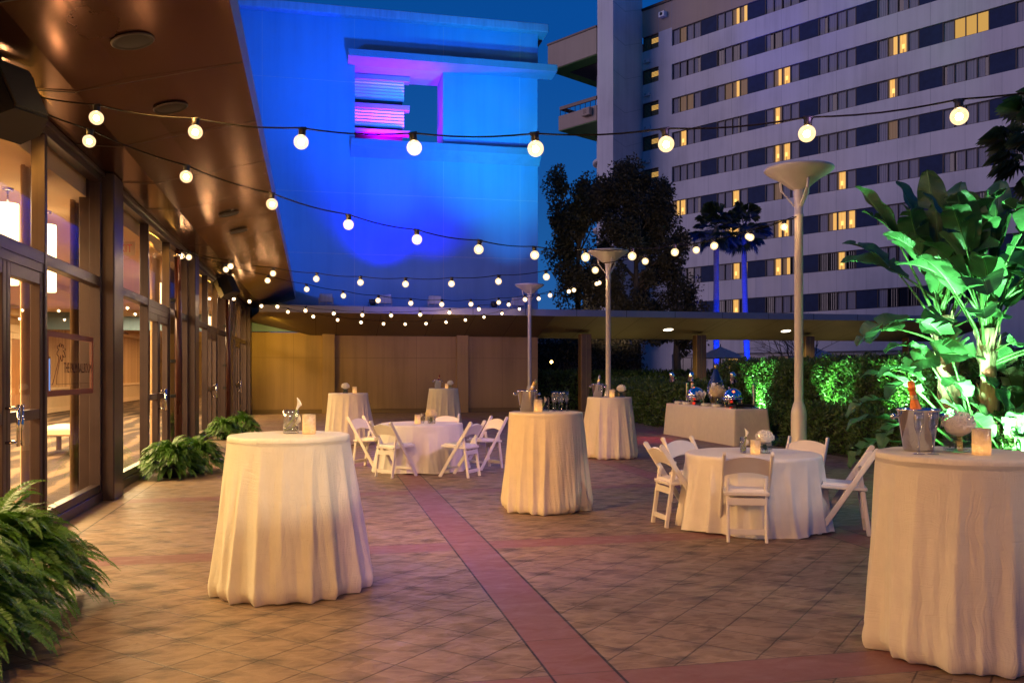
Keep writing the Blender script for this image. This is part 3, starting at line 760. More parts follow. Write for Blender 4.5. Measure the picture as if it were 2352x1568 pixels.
for x in (.35, 5.33): ob.cbox(x-.23,x+.23,WY-.16,WY+.018,0,2.97,.01)
hpart('base_wall', ob, [MT['ochre'], MT['ochre_seam']])
# service lights standing on the walkway roof in front of the wall
def flood(x, y, z, label, col=None):
    t = thing('floodlight', label, 'floodlight', (x, y, z), 0, 'floodlights on the walkway roof')
    m = MB(); m.cbox(-.22,.22,-.12,.12,.16,.46,.02); m.build('housing', MT['greytrim'], t)
    m = MB(); m.box(-.19,.19,-.1,.1,.461,.468); m.build('lens', MT['darkpane'], t)
    m = MB(); m.tube([(0,0,0),(0,0,.16)], .02); m.cbox(-.26,-.22,-.03,.03,.1,.34); m.cbox(.22,.26,-.03,.03,.1,.34); m.cbox(-.26,.26,-.03,.03,.08,.11); m.build('bracket', MT['greytrim'], t)
flood(.25, 30.95, 3.78, 'grey box floodlight at the left end of the walkway roof')
flood(2.28, 30.95, 3.78, 'grey box floodlight glowing blue behind the middle of the bulbs')
flood(4.05, 30.95, 3.78, 'grey box floodlight on the walkway roof right of the blue one')
flood(7.1, 30.95, 3.78, 'grey box floodlight on the walkway roof beside the far lamp post')
for x, lab in ((1.85, 'small black stage light on the walkway roof left of the blue floodlight'), (6.2, 'small black stage light on the walkway roof left of the far lamp post')):
    t = thing('stage_light', lab, 'stage light', (x, 30.9, 3.78), 0, 'stage lights on the walkway roof')
    m = MB(); m.lathe([(.0001,.08),(.1,.09),(.13,.2),(.13,.3),(.12,.3),(.1,.22)], (0,0,0), 16); m.build('can', MT['black'], t)
    m = MB(); m.tube([(-.15,0,.2),(-.15,0,.02),(.15,0,.02),(.15,0,.2)], .012, 6); m.build('yoke', MT['black'], t)
    m = MB()
    for a in range(5): m.sphere((.07*math.cos(a*1.26), .07*math.sin(a*1.26), .29), .018, 8, 5)
    m.build('led', emission('led_blue', (.1,.2,1), 5), t)

# ================================================================== WALKWAY CANOPY
wc = thing('walkway_canopy', 'low covered walkway roof with grey fascia and square bronze columns', 'canopy', (8, 30.2, 0))
def cpart(name, mb, m, parent=None, fix=True): return to_local(mb, wc).build(name, m, parent or wc, fix)
FZ0, FZ1, FY, BY, BKZ, RX = 3.54, 3.775, 30.2, WY-.005, 2.88, 27.0
m = MB(); m.box(-1.94,RX,FY,FY+.05,FZ0,FZ1)
x = -.4
while x < RX:
    m.box(x-.008,x+.008,FY-.003,FY,FZ0,FZ1,1); x += 1.9
m.poly([(-1.94,FY+.05,FZ1-.02),(RX,FY+.05,FZ1-.02),(RX,WY+1.2,FZ1-.02),(-1.94,WY+1.2,FZ1-.02)], 2)
m.box(XR+.02,RX,WY+.9,WY+.95,BKZ,FZ1)
fa = cpart('fascia', m, [MT['fascia'], MT['seam'], MT['greytrim']])
m = MB()
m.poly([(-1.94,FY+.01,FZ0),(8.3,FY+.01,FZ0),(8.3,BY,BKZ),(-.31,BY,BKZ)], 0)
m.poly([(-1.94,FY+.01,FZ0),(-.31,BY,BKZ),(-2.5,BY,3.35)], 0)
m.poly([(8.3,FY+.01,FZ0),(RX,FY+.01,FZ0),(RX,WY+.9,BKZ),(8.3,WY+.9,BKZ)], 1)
def sof_line(x, y1=BY):
    k = .0065
    m.poly([(x-k,FY+.02,FZ0-.006),(x+k,FY+.02,FZ0-.006),(x+k-.0,y1,BKZ-.004),(x-k,y1,BKZ-.004)], 2)
for x in (-.1, .62, 2.1, 3.9, 5.4, 6.9): sof_line(x)
for x in (9.9, 11.6, 13.4, 14.9, 15.2, 17.2, 19.2, 19.6, 21.6, 23.6): sof_line(x, WY+.9)
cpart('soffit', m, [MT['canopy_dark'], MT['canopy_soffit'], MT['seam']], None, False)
for u, v in ((1535,757), (1805,760)):
    d = px_dir(u, v); sl = (BKZ-FZ0)/(WY+.9-FY)
    t = (FZ0 - CAM_H - sl*FY)/(d.z - sl*d.y); p = d*t + Vector((0,0,CAM_H))
    Mq = Vector((0, -sl, 1)).normalized().to_track_quat('Z', 'Y').to_matrix().to_4x4()
    m = MB(); m.lathe([(.0001,-.012),(.17,-.012),(.19,-.006)], p, 24, 0, True, Mq); cpart('downlight', m, MT['spotface'], fa)
for x in (10.1, 14.9, 19.7, 24.5):
    m = MB(); m.cbox(x-.21,x+.21,WY-.55,WY-.15,0,3.0,.015); m.box(x-.004,x+.004,WY-.553,WY-.55,0,2.97,1); cpart('column', m, [MT['column'], MT['gold']])

# ================================================================== HOTEL TOWER
random.seed(11)
tw = thing('hotel_tower', 'tall pale hotel tower with long rows of windows, some lit, behind the trees', 'building', (28.04, 66.28, 0), math.atan2(-.8617, .5074))
def tpart(name, mb, m, parent=None, fix=False): return mb.build(name, m, parent or tw, fix)
PIT, WT0, WH, PER, NM, NR = 2.775, 29.33, 1.29, 4.21, 9, 9
X1 = PER*NM
m = MB()
m.box(-3.05,X1,.35,17,0,31.7)
prev = 31.75
for k in range(NR):
    top = WT0-PIT*k
    if k == 0: m.box(-.02,X1,0,.35,top,prev,1)
    else: m.box(-.02,X1,0,.35,top,prev,0)
    prev = top-WH
m.box(-.02,X1,0,.35,3.0,prev,0); 
m.box(-1.36,-.02,0,.35,0,29.55,0); m.box(-3.05,-.02,0,.35,29.55,31.75,1)
prev = 29.55
for k in range(NR+1):
    top = 29.55-PIT*k; m.box(-3.05,-1.36,0,.35,top,prev,0) if prev > top else None
    prev = top-1.22
m.box(-3.05,-1.36,0,.35,0,prev,0)
for j in range(1, NM): 
    for k in range(NR): m.box(PER*j-.73-.01,PER*j-.73+.01,-.004,0,max(3,WT0-PIT*(k+1)),WT0-PIT*k-WH,2)
for k in range(NR):
    for j in range(NM): m.box(PER*j+1.36,PER*j+1.376,-.003,0,max(3,WT0-PIT*(k+1))+.001,WT0-PIT*k-WH-.001,2)
for x in (-1.36, -.02, 2.8, 5.6): m.box(x-.012,x+.012,-.005,0,29.6,31.7,2)
tpart('wall', m, [MT['towerwall'], MT['towertan'], MT['greytrim']])
m = MB(); m.cbox(-3.2,X1,-.12,.5,31.75,31.95); tpart('parapet_cap', m, MT['bronze_dark'])
lit = {(2,4):{1:'h',2:'l'},(3,4):{1:'l'},(4,4):{1:'d'},(5,3):{2:'l'},(6,3):{2:'l',3:'l',1:'h'},(7,3):{2:'l'},(2,2):{1:'h',2:'l'},(3,2):{1:'l'},(4,2):{1:'l',2:'l'},(7,2):{1:'l',2:'h'},(6,2):{1:'h',2:'l'},
       (6,1):{2:'l',1:'h'},(7,1):{2:'l',3:'h'},(8,1):{2:'l'},(5,1):{2:'l'},(3,0):{1:'l'},(5,0):{1:'l',0:'h'},(2,5):{1:'r',2:'r',3:'r'},(2,1):{1:'d',2:'h',3:'d'},(0,1):{2:'h',3:'h'},(2,0):{1:'d',2:'d'},(0,0):{1:'d'},(5,2):{1:'d'}}
wmats = [MT['winframe'], MT['curtain'], MT['curtain_lit'], MT['room_lit'], MT['curtain_dim'], MT['darkpane'], MT['bluepanel'], emission('room_lamp', (1.0,.62,.18), 1.6)]
fr = MB(); sp_ = MB()
for k in range(NR):
    top = WT0-PIT*k; bot = top-WH
    for j in range(NM):
        x0 = PER*j
        mb = MB(); fw = .05; W = 2.74; low = k >= 6
        mb.box(x0,x0+W,.08,.2,bot,bot+fw); mb.box(x0,x0+W,.08,.2,top-fw,top)
        for i in range(5):
            xc = x0 + (W-fw)*i/4; mb.box(xc,xc+fw,.075,.2,bot+fw,top-fw)
        st = lit.get((k,j), {})
        for i in range(4):
            a = x0+fw+(W-fw)*i/4; b_ = a+(W-fw)/4-fw
            s_ = st.get(i, 'o')
            mi = {'l':2,'r':3,'d':4,'h':4,'o':1}[s_]
            if s_ == 'o' and random.random() < (.55 if low else .06): mi = 5
            # curtain hangs in soft pleats behind the pane
            n = 12; vs = []
            for q in range(n+1):
                xx = a+(b_-a)*q/n; yy = .17+.015*math.sin(q*2.1+i)
                vs += [(xx,yy,bot+fw),(xx,yy,top-fw)]
            if s_ == 'o' and mi == 1 and random.random() < .16:   # curtain not fully drawn
                f_ = random.uniform(.45,.9); o_ = random.choice((0, 1-f_)); vs = [(a+(b_-a)*o_+(p[0]-a)*f_, p[1], p[2]) for p in vs]
                mb.box(a,b_,.19,.2,bot+fw,top-fw,5)
            mb.add(vs, [(2*q,2*q+2,2*q+3,2*q+1) for q in range(n)], mi, True)
            if s_ == 'h':
                mb.box(a+(b_-a)*.55,b_-.03,.14,.15,bot+fw,top-fw,2)
            if s_ == 'l':   # drawn-back sheers beside a lit lamp
                e0 = random.uniform(.05,.3); e1 = random.uniform(.62,.95)
                mb.box(a,a+(b_-a)*e0,.14,.15,bot+fw,top-fw,4); mb.box(a+(b_-a)*e1,b_,.14,.15,bot+fw,top-fw,4)
                xm = a+(b_-a)*random.uniform(.35,.6); mb.box(xm-.09,xm+.09,.135,.14,bot+.32,bot+.62,7); mb.box(xm-.02,xm+.02,.135,.139,bot+fw,bot+.32,4)
        tpart('window', mb, wmats)
        sp = MB(); sp.box(x0+W+.02,x0+PER-.02,.09,.2,bot+.03,top-.03,0); sp.box(x0+W,x0+PER,.1,.22,bot,top,1)
        tpart('spandrel_panel', sp, [MT['bluepanel'], MT['winframe']])
for k in range(NR):
    top = 29.55-PIT*k; bot = top-1.22
    mb = MB(); mb.box(-3.03,-1.37,.26,.34,bot,top,0)
    for z in range(11):
        zz = bot+.1+z*.105
        for a, b_ in ((-2.98,-2.25),(-2.17,-1.42)):
            mb.box(a,b_,.14,.16,zz,zz+.055,2 if (b_ > -2 and 3 < z < 8) else 3)
    mb.box(-3.03,-1.37,.1,.2,bot,bot+.07,1); mb.box(-3.03,-1.37,.1,.2,top-.07,top,1)
    for a in (-3.03,-2.24,-1.44): mb.box(a,a+.07,.1,.2,bot+.07,top-.07,1)
    tpart('stair_grille', mb, [MT['darkpane'], MT['winframe'], MT['curtain_lit'], mat('grille_slat', (.22,.19,.09), .5)])
    mb = MB(); zz = bot-1.05; mb.cbox(-2.75,-2.2,-.22,-.005,zz,zz+.3,.02); mb.box(-2.68,-2.5,-.225,-.22,zz+.06,zz+.24,1); tpart('wall_lamp', mb, [MT['towerwall'], MT['greytrim']])
mb = MB(); mb.cbox(-1.1,-.5,-.4,-.005,30.55,31.0,.03); mb.lathe([(.0001,0),(.13,0),(.13,.02)], (-.8,-.405,30.78), 16, 1, True, Matrix.Rotation(R(90),4,'X')); tpart('roof_lamp', mb, [MT['white'], MT['black']])
# stair shaft with a rounded corner
mb = MB(); prof = [(-3.052,.0),(-3.052,-3.76),(-4.4,-3.76)] + [(-4.4-.75*math.sin(a*PI/16), -3.01-.75*math.cos(a*PI/16)) for a in range(1,9)] + [(-5.15,0)]
mb.prism([(x,y,0) for x, y in prof], (0,0,44))
for z in range(1,15):
    zz = z*2.775+.6
    mb.beam((-3.045,-3.7,zz+.42),(-3.045,-2.25,zz),.03,.012,(1,0,0),1); mb.beam((-3.045,-2.25,zz),(-3.045,-.1,zz+.75),.03,.012,(1,0,0),1)
tpart('stair_shaft', mb, [MT['towerwall'], MT['greytrim']])
mb = MB(); mb.lathe([(2.3,0),(2.3,28)], (-7.0,2.2,0), 36)
for z in (8,11,14,17,20): mb.lathe([(2.3,z),(2.65,z),(2.65,z+.25),(2.3,z+.4)], (-7.0,2.2,0), 36)
tpart('round_stair', mb, MT['towerwall'])
mb = MB(); mb.cbox(-10.85,-5.16,-3.4,6,27.95,30.15,.04); mb.cbox(-10.9,-5.16,-3.45,6.05,30.151,30.32,.02,1)
mb.box(-10.75,-5.2,-3.3,5.9,27.90,27.948,2); mb.box(-9.6,-5.2,-1.9,5.9,27.86,27.899,1)
tpart('upper_balcony', mb, [MT['towertan'], MT['bronze_dark'], MT['greenpaint']])
mb = MB(); mb.cbox(-9.55,-5.16,-3.4,6,22.45,23.7,.04); mb.box(-9.5,-5.2,-3.35,5.9,22.40,22.448,2); mb.cbox(-6.5,-5.6,-3.8,-3.405,22.95,23.6,.05); mb.box(-6.3,-5.95,-3.806,-3.8,23.1,23.45,1)
for a in range(8): mb.tube([(-9.4+a*.58,-3.3,23.7),(-9.4+a*.58,-3.3,24.25)], .03, 6, 1)
mb.cbox(-9.45,-5.2,-3.36,-3.22,24.2,24.5,.02,1); mb.cbox(-9.45,-9.3,-3.2,5.5,24.2,24.5,.02,1)
tpart('lower_balcony', mb, [MT['towertan'], MT['bronze_dark'], MT['greenpaint']])
mb = MB(); mb.lathe([(1.9,23.7),(1.9,27.86)], (-6.6,1.6,0), 24); mb.lathe([(1.93,25.5),(1.93,25.7)], (-6.6,1.6,0), 24, 1); tpart('lounge_window', mb, [MT['bluepanel'], MT['winframe']])
# ground floor rooms with glazed doors
for j in range(NM):
    x0 = PER*j+.3; mb = MB(); mb.box(x0,x0+2.5,-.06,-.004,.15,2.75,0)
    for i in range(3):
        a = x0+.08+i*.81; mi = 2 if (j, i) in ((1,1),(4,2)) else (4 if (j, i) in ((2,1),(4,1)) else 5)
        mb.box(a,a+.73,-.08,-.06,.22,2.68,mi)
    tpart('patio_door', mb, wmats)

# ================================================================== LAMP POSTS
def lamp_post(x, y, label):
    t = thing('lamp_post', label, 'lamp post', (x, y, 0), 0, 'dish lamp posts along the planting bed')
    m = MB(); m.lathe([(.0001,0),(.135,0),(.135,.03),(.115,.05),(.115,.86),(.11,.92),(.085,1.02),(.068,1.06)], (0,0,0), 28)
    m.build('base', MT['lamp_paint'], t)
    m = MB(); m.lathe([(.066,1.05),(.062,3.85),(.07,3.86),(.07,3.9),(.062,3.91),(.062,4.0),(.085,4.28)], (0,0,0), 24); m.build('pole', MT['lamp_paint'], t)
    m = MB(); m.lathe([(.085,4.26),(.14,4.29),(.30,4.42),(.44,4.50),(.505,4.555),(.515,4.575),(.505,4.59),(.47,4.58),(.28,4.50),(.0001,4.46)], (0,0,0), 48)
    m.build('dish', MT['lamp_paint'], t)
    for a in (.5, .5+2*PI/3, .5+4*PI/3):
        m = MB(); c, s = math.cos(a), math.sin(a)
        m.beam((.065*c,.065*s,4.02),(.25*c,.25*s,4.26),.05,.02,(0,0,1)); m.beam((.25*c,.25*s,4.25),(.27*c,.27*s,4.395),.035,.03,(s,-c,0))
        m.build('bracket', MT['lamp_paint'], t)
    return t
lamp_post(7.09, 11.92, 'nearest tall dish lamp post, standing in front of the clipped hedges')
lamp_post(7.17, 21.03, 'middle dish lamp post, behind the table with the ice bucket at the bed edge')
lamp_post(7.2, 29.6, 'farthest dish lamp post, in front of the ochre wall')

# ================================================================== STRING LIGHTS and their poles
def red_pole(y, label):
    t = thing('light_pole', label, 'pole', (-2.36, y, 0), 0, 'dark red poles holding the bulb strings')
    m = MB(); m.tube([(0,0,0),(.0,0,1.8),(-.03,.02,3.62)], [.06,.058,.05], 14); m.build('shaft', MT['pole_red'], t)
    m = MB(); m.lathe([(.056,3.5),(.07,3.51),(.07,3.57),(.056,3.58)], (-.03,.02,0), 16); m.tube([(-.03,.02,3.54),(.1,-.04,3.5)], .014, 6); m.build('clamp', MT['steel'], t)
    for z in (1.1, 1.7, 2.75):
        m = MB(); m.cbox(-.14,-.045,-.035,.035,z-.03,z+.03); m.build('strap', MT['black'], t)
red_pole(15.95, 'dark red pole in front of the middle glass doors')
red_pole(24.35, 'dark red pole in front of the far glass doors')
bulb_m = MB(); bulb_m.sphere((0,0,-.001), .053, 20, 14)
bulb_m.sphere((0,0,-.004), .021, 12, 8, 1)
bulb_mesh = bulb_m.mesh('bulb', [MT['bulb'], MT['filament']])
sock_m = MB(); sock_m.lathe([(.0001,.105),(.018,.105),(.021,.098),(.026,.09),(.026,.052),(.024,.046),(.0001,.046)], (0,0,0), 14)
sock_m.tube([(-.03,0,.098),(.03,0,.098)], .012, 6)
sock_mesh = sock_m.mesh('socket', MT['black'])
def string(A, B, pz, sp, n, label, jit):
    # a parabola from A to B: pz = height of the bulbs along t, sp = spacing in metres
    rnd = random.Random(jit)
    A = Vector((A[0],A[1],0)); B = Vector((B[0],B[1],0)); Ln = (B-A).length
    P = lambda t: Vector((*(A+(B-A)*t).xy, pz[0]*t*t+pz[1]*t+pz[2]))
    t0 = thing('string_light', label, 'string light', P(0), 0, 'bulb strings across the patio')
    o = P(0); m = MB(); pts = []
    ts = [0.0] + [(sp[1]+sp[0]*i)/Ln for i in range(n) if -.01 < (sp[1]+sp[0]*i)/Ln < .999] + [1.0]
    for a, b_ in zip(ts[:-1], ts[1:]):
        for q in range(6):
            t = a+(b_-a)*q/6; sag = .02*math.sin(PI*q/6)
            pts.append(P(t)-o+Vector((0,0,.10-sag)))
    pts.append(P(1)-o+Vector((0,0,.1)))
    m.tube(pts, .0065, 6); m.build('cable', MT['cable'], t0)
    for t in ts[1:-1]:
        b = bpy.data.objects.new('bulb', bulb_mesh); COL.objects.link(b); b.parent = t0
        b.location = P(t)-o; b.rotation_euler = (rnd.uniform(-.09,.09), rnd.uniform(-.09,.09), math.atan2(B.y-A.y,B.x-A.x)); sc = rnd.uniform(.97,1.03); b.scale = (sc,sc,sc)
        s = bpy.data.objects.new('socket', sock_mesh); COL.objects.link(s); s.parent = b
PA = (-2.42, 7.6); PB = (-2.42, 16.0); PC = (-2.42, 24.4)
string(PA, (7.1,2.8), (2.683,-2.697,3.654), (.864,-.02), 13, 'nearest bulb string, sweeping across the whole view', 1)
string(PA, (7.09,11.92), (3.32,-3.135,3.601), (.79,.606), 13, 'bulb string from the near loudspeaker to the nearest dish lamp', 2)
string(PB, (7.09,11.92), (2.888,-2.656,3.56), (.78,.251), 13, 'bulb string from the middle red pole to the nearest dish lamp', 3)
string(PB, (7.17,21.03), (2.958,-2.666,3.558), (.793,.10), 14, 'bulb string from the middle red pole to the middle dish lamp', 4)
string(PC, (7.17,21.03), (2.774,-2.473,3.55), (.774,-.12), 14, 'bulb string from the far red pole to the middle dish lamp', 5)
string(PC, (7.2,29.6), (2.725,-2.429,3.537), (.788,.215), 14, 'bulb string from the far red pole to the farthest dish lamp', 6)

# ================================================================== TABLES
def round_cloth(rt, rb, h, folds, seed, puddle=.032, tuck=True, nt=300):
    rnd = random.Random(seed); TP = 2*PI
    # separate hanging folds, each with its own place, width, depth and starting height
    F_ = []
    th = rnd.uniform(0, 1)
    while th < TP+.2:
        F_.append((th, rnd.uniform(.055,.13), rnd.uniform(.35,1.0), rnd.uniform(-.05,.28), rnd.uniform(-.10,.10))); th += rnd.uniform(.62,1.38)*TP/folds
    ph = [rnd.uniform(0, TP) for _ in range(10)]
    amp = .088*rb/.55
    def fold(th, s):
        v = 0
        for c, w, d, s0, dr in F_:
            x = (th-c-dr*s+PI) % TP - PI
            ww = w*(.65+.75*s)
            if abs(x) < 4*ww:
                q = max(0, (s-s0*.5)/(1-s0*.5)); v += d*(q**.8)*math.exp(-abs(x/ww)**1.45)
        return v
    mb = MB(); rings = []; uv = []
    def flat(r, dz):
        rings.append([(r*rt*math.cos(TP*i/nt), r*rt*math.sin(TP*i/nt), h+dz+.0012*math.sin(r*9+i*.21)) for i in range(nt)]); uv.append([(p[0], p[1]) for p in rings[-1]])
    for r in (.05,.3,.6,.85,.95): flat(r, 0)
    for r, dz in ((.985,-.001),(1.0,-.006),(1.008,-.016),(1.012,-.03)): flat(r, dz)
    ns = 44
    for s_ in range(1, ns+1):
        s = s_/ns; ring = []; u_ = []
        for i in range(nt):
            th = TP*i/nt; v = fold(th, s)
            r = rt*1.012 + (rb-rt*1.012)*s*1.02 + amp*(v-.42*s)
            r += (.010*math.sin(3*th+ph[3])+.008*math.sin(5*th+ph[4]))*s + .0035*math.sin(th*31+ph[6]+s*5)*s + .0025*math.sin(th*57+ph[7]-s*9)*s
            z = h-.03-(h-.03)*s
            hem = .5+.5*math.sin(th*4+ph[5])*math.cos(th*7+ph[8])
            if tuck:
                s1 = .84+.05*hem
                if s > s1:
                    q = (s-s1)/(1-s1)
                    r += puddle*.35*math.sin(q*PI*.8)*(.3+hem) - (.035+.04*hem)*q*q*(1-.5*min(1,v))
                    z = max(.004+.02*q*(1-hem)*max(0, 1-v), z*(1-.12*q))
            else:
                z = max(.004, z+.016*s*s*math.sin(th*4+ph[3])+.012*s*s*min(1, v))
            ring.append((r*math.cos(th), r*math.sin(th), z)); u_.append((th*(rt+.05), h-z*1.0))
        rings.append(ring); uv.append(u_)
    vs = [p for r in rings for p in r]; fs = []
    for j in range(len(rings)-1):
        for i in range(nt): fs.append((j*nt+i, j*nt+(i+1)%nt, (j+1)*nt+(i+1)%nt, (j+1)*nt+i))
    fs.append(tuple(range(nt-1,-1,-1)))
    mb.add(vs, fs, 0, True); mb.uv = [p for r in uv for p in r]; mb.nt = nt; return mb
def set_uv(me, mb):
    ul = me.uv_layers.new(name='uv'); wrap = 2*PI*1.0
    for p in me.polygons:
        us = [mb.uv[me.loops[l].vertex_index] for l in p.loop_indices]
        mx = max(u[0] for u in us)
        for l, u in zip(p.loop_indices, us):
            x = u[0]
            if mx-x > 1.0: x += mb.wrap
            ul.data[l].uv = (x, u[1])
def table(name, x, y, rt, rb, h, folds, seed, label, m, group, tuck=True, puddle=.032):
    t = thing(name, label, 'table', (x, y, 0), 0, group)
    mc = round_cloth(rt, rb, h, folds, seed, puddle, tuck); mc.wrap = 2*PI*(rt+.05); oc = mc.build('tablecloth', m, t, False); set_uv(oc.data, mc)
    mb = MB(); mb.lathe([(.0001,h-.03),(rt*.98,h-.03),(rt*.98,h-.006),(.0001,h-.006)], (0,0,0), 40); mb.build('tabletop', MT['wood'], t)
    mb = MB(); mb.lathe([(.0001,.0),(.24,.0),(.24,.02),(.04,.04),(.038,h-.03)], (0,0,0), 20); mb.build('pedestal', MT['brushed'], t)
    return t
GC = 'tall draped cocktail tables'
HC = 1.07
T1 = (-.20, 6.28); T2 = (2.45, 9.31); T3 = (3.38, 4.07); T4 = (.61, 18.75); T5 = (3.38, 24.0); T6 = (5.05, 14.75)
table('cocktail_table', *T1, .412, .515, HC, 19, 21, 'tall cocktail table in ivory taffeta standing alone at front left with a calla vase', MT['cloth_t'], GC)
table('cocktail_table', *T2, .405, .49, HC, 18, 5, 'tall cocktail table with the ice bucket and five flutes, middle of the patio', MT['cloth_t'], GC, True, .03)
table('cocktail_table', *T3, .415, .465, HC, 17, 33, 'tall cocktail table cut by the right edge of the view, before the plants', MT['cloth_t'], GC)
table('cocktail_table', *T4, .41, .52, HC, 17, 14, 'tall cocktail table with only a hydrangea and a candle, far left by the ochre wall', MT['cloth_t'], GC, True, .03)
table('cocktail_table', *T5, .40, .50, HC, 17, 8, 'farthest tall cocktail table, behind the round table with four chairs showing', MT['cloth_t'], GC, True, .03)
table('cocktail_table', *T6, .39, .51, HC, 17, 27, 'tall cocktail table beside the hedge, left of the buffet', MT['cloth_t'], GC)
GR = 'low round tables with chairs'
R1 = (1.56, 13.5); R2 = (4.14, 7.80); HR = .72
table('round_table', *R1, .63, .69, HR, 22, 3, 'low round table in a white cloth, left of the two, near the ballroom doors', MT['cloth_r'], GR, False)
table('round_table', *R2, .64, .68, HR, 21, 44, 'low round table in a white cloth, right of the two, nearest the hedge', MT['cloth_r'], GR, False)

# ================================================================== FOLDING CHAIRS (front is local +Y)
def make_chair():
    t = thing('folding_chair', 'x', 'chair')
    fx, rx = .205, .165
    for s in (-1, 1):
        m = MB(); m.beam((s*fx,.235,0),(s*fx,-.275,.785),.050,.026,(1,0,0),0,.008)
        m.lathe([(.0001,-.0128),(.0245,-.0128),(.0245,.0128),(.0001,.0128)], (s*fx,-.275,.785), 16, 0, False, Matrix.Rotation(PI/2,4,'Y'))
        m.build('side_rail', MT['resin'], t)
    for s in (-1, 1):
        m = MB(); m.beam((s*rx,-.215,0),(s*rx,-.135,.56),.042,.026,(1,0,0),0,.007); m.build('rear_leg', MT['resin'], t)
    m = MB(); n = 14; vs = []
    # curved top rail, arched above and below
    for side in (-.011, .011):
        for i in range(n+1):
            q = -1+2*i/n; x = q*(fx-.012); bow = -.025*(1-q*q)
            for z, y_ in ((.585+.035*(1-q*q),-.148), (.725+.04*(1-q*q),-.236)):
                vs.append((x, y_+bow+side*.9, z+side*.5))
    k = 2*(n+1); fs = []
    for i in range(n):
        a = 2*i; fs += [(a,a+2,a+3,a+1), (k+a,k+a+1,k+a+3,k+a+2), (a+1,a+3,k+a+3,k+a+1), (a,k+a,k+a+2,a+2)]
    m.add(vs, fs, 0, False); m.build('backrest', MT['resin'], t)
    m = MB()
    for s in (-1, 1): m.beam((s*.18,.215,.445),(s*.18,-.185,.425),.03,.035,(1,0,0),0,.006)
    m.beam((-.18,.21,.445),(.18,.21,.445),.035,.03); m.beam((-.17,-.185,.425),(.17,-.185,.425),.03,.03)
    m.build('seat_frame', MT['resin'], t)
    m = MB(); c = [(-.165,-.17,.44),(.165,-.17,.44),(.172,.195,.46),(-.172,.195,.46)]
    m.add(c+[(x*.93,y_*.93+.002,z+.024) for x, y_, z in c], [(0,3,2,1),(4,5,6,7),(0,1,5,4),(1,2,6,5),(2,3,7,6),(3,0,4,7)]); m.build('seat_pad', MT['vinylpad'], t)
    m = MB(); m.beam((-rx,-.178,.355),(rx,-.178,.355),.065,.014,(0,1,0)); m.build('rear_rail', MT['resin'], t)
    m = MB(); m.beam((-rx,-.203,.09),(rx,-.203,.09),.050,.018,(0,1,0)); m.build('rear_stretcher', MT['resin'], t)
    m = MB(); m.beam((-fx,.165,.11),(fx,.165,.11),.034,.018,(0,1,0)); m.build('front_stretcher', MT['resin'], t)
    return t
chair0 = make_chair(); used = [False]
def chair(x, y, fx, fy, label, group):
    o = chair0 if not used[0] else copy_tree(chair0)
    used[0] = True
    o.location = (x, y, 0); o.rotation_euler = (0, 0, math.atan2(fy, fx)-PI/2); o['label'] = label; o['group'] = group
G1 = 'white folding chairs round the left round table'; G2 = 'white folding chairs round the right round table'
chair(1.08, 12.72, .77, .63, 'white folding chair with its back to the camera, left front of the left round table', G1)
chair(2.02, 12.52, -.77, .63, 'white folding chair with its back to the camera, right front of the left round table', G1)
chair(.80, 14.05, .78, -.62, 'white folding chair behind the left front chair of the left round table', G1)
chair(2.05, 14.45, -.3, -.95, 'white folding chair whose back just shows over the left round table', G1)
chair(2.56, 13.5, -.86, -.42, 'white folding chair facing left on the right side of the left round table', G1)
chair(3.50, 8.08, 1.0, .02, 'white folding chair seen in profile at the left of the right round table', G2)
chair(3.90, 8.60, .33, -.94, 'white folding chair behind the right round table, left of its flowers', G2)
chair(3.78, 7.27, .36, .93, 'white folding chair in front of the right round table with its back to the camera', G2)
chair(4.98, 8.35, -.72, -.62, 'white folding chair behind the right round table, by the lamp post base', G2)
chair(4.84, 7.36, -.87, .48, 'white folding chair turned sideways at the right of the right round table', G2)

# ================================================================== TABLE SETTINGS
CR, SR = math.cos(YAW), math.sin(YAW)
def tp(T, a, b): return (T[0]+a*CR+b*SR, T[1]-a*SR+b*CR)   # a to the side, b to the back of the table
def votive(x, y, z, r, h, label):
    t = thing('votive_candle', label, 'candle', (x, y, z+.002), 0, 'candles in glass holders')
    m = MB(); m.lathe([(.0001,0),(r*.98,0),(r,.004),(r,h-.003),(r*.97,h),(r*.93,h-.003),(r*.93,.01),(.0001,.01)], (0,0,0), 30); m.build('holder', MT['mosaic'], t)
    m = MB(); m.lathe([(.0001,.011),(r*.8,.011),(r*.8,h*.42),(.0001,h*.42)], (0,0,0), 20); m.build('wax', MT['candleglow'], t)
    m = MB(); m.lathe([(.0001,h*.45),(.006,h*.5),(.009,h*.58),(.006,h*.7),(.0008,h*.82)], (0,0,0), 10); m.build('flame', MT['flame'], t)
def flower_head(mb, c, r, seed, mi=0):
    rnd = random.Random(seed)
    for i in range(230):
        u = rnd.uniform(-.35, 1); a = rnd.uniform(0, 2*PI); q = math.sqrt(max(0, 1-u*u)); rr = r*rnd.uniform(.86,1.05)
        p = Vector((q*math.cos(a), q*math.sin(a), u*.85)); o = Vector(c)+p*rr
        n = p.normalized(); s1 = n.cross(Vector((.3,.2,1))).normalized(); s2 = n.cross(s1); k = r*.17; tw_ = rnd.uniform(0, PI)
        a1 = (s1*math.cos(tw_)+s2*math.sin(tw_))*k; a2 = (s2*math.cos(tw_)-s1*math.sin(tw_))*k
        up = n*k*.35
        mb.add([o-a1+up, o-a2*.5, o+a1+up, o+a2*.5], [(0,1,2),(0,2,3)], mi, False)
